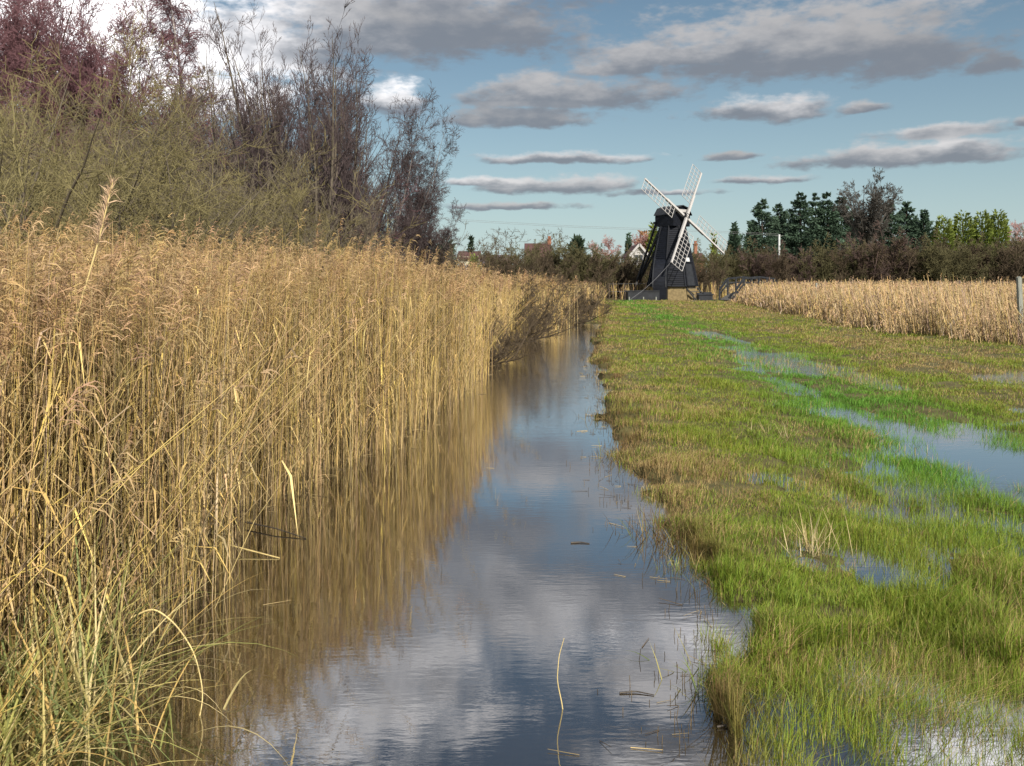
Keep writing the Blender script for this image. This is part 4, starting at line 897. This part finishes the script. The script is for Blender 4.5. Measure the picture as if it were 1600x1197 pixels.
DARKT = [(.16, .10, .045), (.24, .17, .07), (.11, .07, .035), (.30, .24, .09), (.13, .14, .03)]
for (px, py, n_, sz, lab) in [(1062, 842, 260, .30, 'big brown tussock overhanging the water where the bank juts out'), (1150, 905, 150, .22, 'brown-green tussock on the bank edge nearest the lone stem'), (950, 655, 120, .26, 'dark tussock at the tip of a tongue of bank in the water'),
    (985, 720, 120, .24, 'brown tussock on the bank edge between the tongue and the big tussock'), (1165, 1075, 160, .22, 'grassy tussock at the lower bank edge by the flooded grass'), (1425, 1000, 170, .24, 'olive tussock among the flooded grass on the lower right')]:
    bx, by = gpt(px, py); ribbons(r, (bx, by, .0), n_, (sz*.5, sz*1.1), (.003, .006), (-.05, -.05), DARKT if py < 1000 else [(.2, .22, .04), (.28, .25, .08), (.14, .19, .03)], 'bank_tussock', lab, 'grass tuft', 'tussocks along the right bank', .15, .8)

def stalk(pts, r0, r1, m_, name, label, cat, cols=None, group=None, plume=False):
    pts = np.array(pts, float); t = np.linspace(0, 1, len(pts)); tt = np.linspace(0, 1, 40)
    from mathutils.geometry import interpolate_bezier
    P = np.stack([np.interp(tt, t, pts[:, i]) for i in range(3)], 1)
    for _ in range(6): P[1:-1] = (P[:-2]+2*P[1:-1]+P[2:])/4
    mb = MB(); rad = r0+(r1-r0)*tt; mb.tube(P, rad, 6)
    for k in range(8, 40, 8): mb.tube([P[k]-(P[k]-P[k-1])*.1, P[k]+(P[k]-P[k-1])*.1], [rad[k]*1.35]*2, 6)
    o = mb.build(name, m_); tag(o, label, cat, group); return o, P
M['stalk'] = mat('pale_dry_stalk', (.50, .39, .17), .6, .2, 8.)
M['darkstalk'] = mat('dark_wet_stalk', (.05, .04, .03), .6, .3, 8.)
def q(px, py, Y): return (wx(px, Y), Y, wz(py, Y))
o, P = stalk([q(-14, 905, 4.0), q(60, 690, 4.05), q(112, 520, 4.1), q(152, 385, 4.1), q(176, 285, 4.1)], .006, .003, M['stalk'], 'tall_reed', 'one tall pale reed leaning across the reeds at the left, reaching above the rest', 'reed')
rp_ = np.random.default_rng(4); V = []; F = []; C = []; off = 0
for i in range(150):
    t = rp_.random(); p = P[-1]-(P[-1]-P[-9])*(1-t)*1.25; d = rp_.normal(0, .5, 3)+np.array([-.15, 0, 1.1]); d /= np.linalg.norm(d); L = rp_.uniform(.05, .13)*(1.15-.5*t); s_ = np.cross(d, rp_.normal(0, 1, 3)); s_ /= np.linalg.norm(s_); w_ = .0035
    V += [p-s_*w_*.5, p+s_*w_*.5, p+d*L*.5+s_*w_*.6, p+d*L+np.array([0, 0, -.25*L]), p+d*L*.5-s_*w_*.6]; F.append((off, off+1, off+2, off+4)); C += [np.array([.46, .32, .20])*rp_.uniform(.7, 1.25)]*5; off += 5
Ft = [(5*i+4, 5*i+2, 5*i+3) for i in range(150)]
mesh_np('plume', V, [F, Ft], M['reed'], o, np.array(C))
stalk([q(205, 965, 3.75), q(240, 948, 3.75), q(275, 975, 3.75), q(305, 1020, 3.72), q(319, 1085, 3.7), q(308, 1140, 3.66), (wx(288, 3.5), 3.5, -.03)], .0038, .002, M['stalk'], 'bent_reed', 'single pale reed arching over and dipping its tip in the water, lower left', 'reed')
a0 = gpt(268, 850); a1 = gpt(437, 873); stalk([(a0[0], a0[1], .12), ((a0[0]+a1[0])/2, (a0[1]+a1[1])/2, .05), (a1[0], a1[1], .004)], .007, .004, M['stalk'], 'fallen_reed', 'pale broken reed lying out over the water, nearer of the two fallen reeds', 'reed', group='broken reeds lying on the water')
a0 = gpt(383, 822); a1 = gpt(478, 842); stalk([(a0[0], a0[1], .03), ((a0[0]+a1[0])/2, (a0[1]+a1[1])/2, .03), (a1[0], a1[1], .004)], .006, .004, M['darkstalk'], 'fallen_reed', 'dark broken reed lying on the water beyond the pale one', 'reed', group='broken reeds lying on the water')
bx, by = gpt(880, 1108); H_ = (1108-997)/FOC*by
stalk([(bx, by, -.2), (bx, by, 0), (bx-.026, by, H_*.4), (bx-.018, by, H_*.75), (bx+.004, by, H_)], .003, .0013, M['stalk'], 'lone_stem', 'thin bent stem standing alone out of the open water', 'reed')
a0 = gpt(968, 1084); a1 = gpt(1022, 1087); stalk([(a0[0], a0[1], .004), ((a0[0]+a1[0])/2, a0[1]+.01, .006), (a1[0], a1[1], .003)], .004, .002, M['darkstalk'], 'floating_twig', 'dark twig floating right of the lone stem', 'twig')
a0 = gpt(1120, 1138); a1 = gpt(1146, 1131); stalk([(a0[0], a0[1], .006), ((a0[0]+a1[0])/2, a0[1]+.01, .008), (a1[0], a1[1], .02)], .005, .003, M['darkstalk'], 'floating_twig', 'short dark twig floating by the lower bank edge', 'twig')
a0 = gpt(892, 849); a1 = gpt(921, 850); stalk([(a0[0], a0[1], .004), ((a0[0]+a1[0])/2, a0[1]+.01, .006), (a1[0], a1[1], .003)], .006, .003, M['darkstalk'], 'floating_twig', 'tiny dark twig floating in the middle of the ditch', 'twig')
# cut stubble and dead stems standing in the shallows along both banks
r = np.random.default_rng(9); n = 520; Y = np.exp(r.uniform(math.log(3.4), math.log(26), n)); X = bank(np.zeros(n), Y)-np.abs(r.normal(0, .16, n))-.02
X2 = xl(Y[:260])+np.abs(r.normal(0, .22, 260)); P0 = np.stack([np.concatenate([X, X2]), np.concatenate([Y, Y[:260]]), np.full(n+260, -.08)], 1)
hh = np.concatenate([r.uniform(.012, .06, n), r.uniform(.05, .35, 260)]); P1 = P0+np.stack([r.normal(0, .22, n+260)*hh, r.normal(0, .1, n+260)*hh, hh+.08], 1); rr_ = np.maximum(.0022, P0[:, 1]*.00028)
V, F = tubes(P0, P1, rr_, rr_*.6, 4)
cc = np.array([.09, .065, .035])*r.uniform(.5, 2.2, (n+260, 1)); o = mesh_np('reed_stubble', V, [F], M['reed'], cols=np.repeat(cc, 8, 0)); tag(o, 'broken dead stems standing in the shallow water along the banks', kind='stuff')

# floating litter: broken bits of reed on the water
r = np.random.default_rng(15); n = 420; Y = np.exp(r.uniform(math.log(3.3), math.log(22), n)); lf = r.random(n) < .72
X = np.where(lf, xl(Y)+np.abs(r.normal(0, .22, n))+.05, bank(np.zeros(n), Y)-np.abs(r.normal(0, .2, n))-.05); mid = r.random(n) < .02; X = np.where(mid, r.uniform(xl(Y)+.1, xr(Y)-.1), X)
a = r.uniform(0, 6.28, n); L = r.uniform(.015, .16, n)*np.where(mid, .5, 1); P0 = np.stack([X, Y, np.full(n, .003)], 1); P1 = P0+np.stack([np.cos(a)*L, np.sin(a)*L, r.uniform(0, .012, n)], 1)
rr_ = np.maximum(r.uniform(.001, .0022, n), Y*.0002); V, F = tubes(P0, P1, rr_, rr_*.6, 4)
cc = np.where(r.random((n, 1)) < .5, np.array([[.40, .30, .14]]), np.array([[.10, .07, .04]]))*r.uniform(.6, 1.3, (n, 1))
o = mesh_np('reed_litter', V, [F], M['reed'], cols=np.repeat(cc, 8, 0)); tag(o, 'broken bits of dead reed floating on the ditch water', kind='stuff')
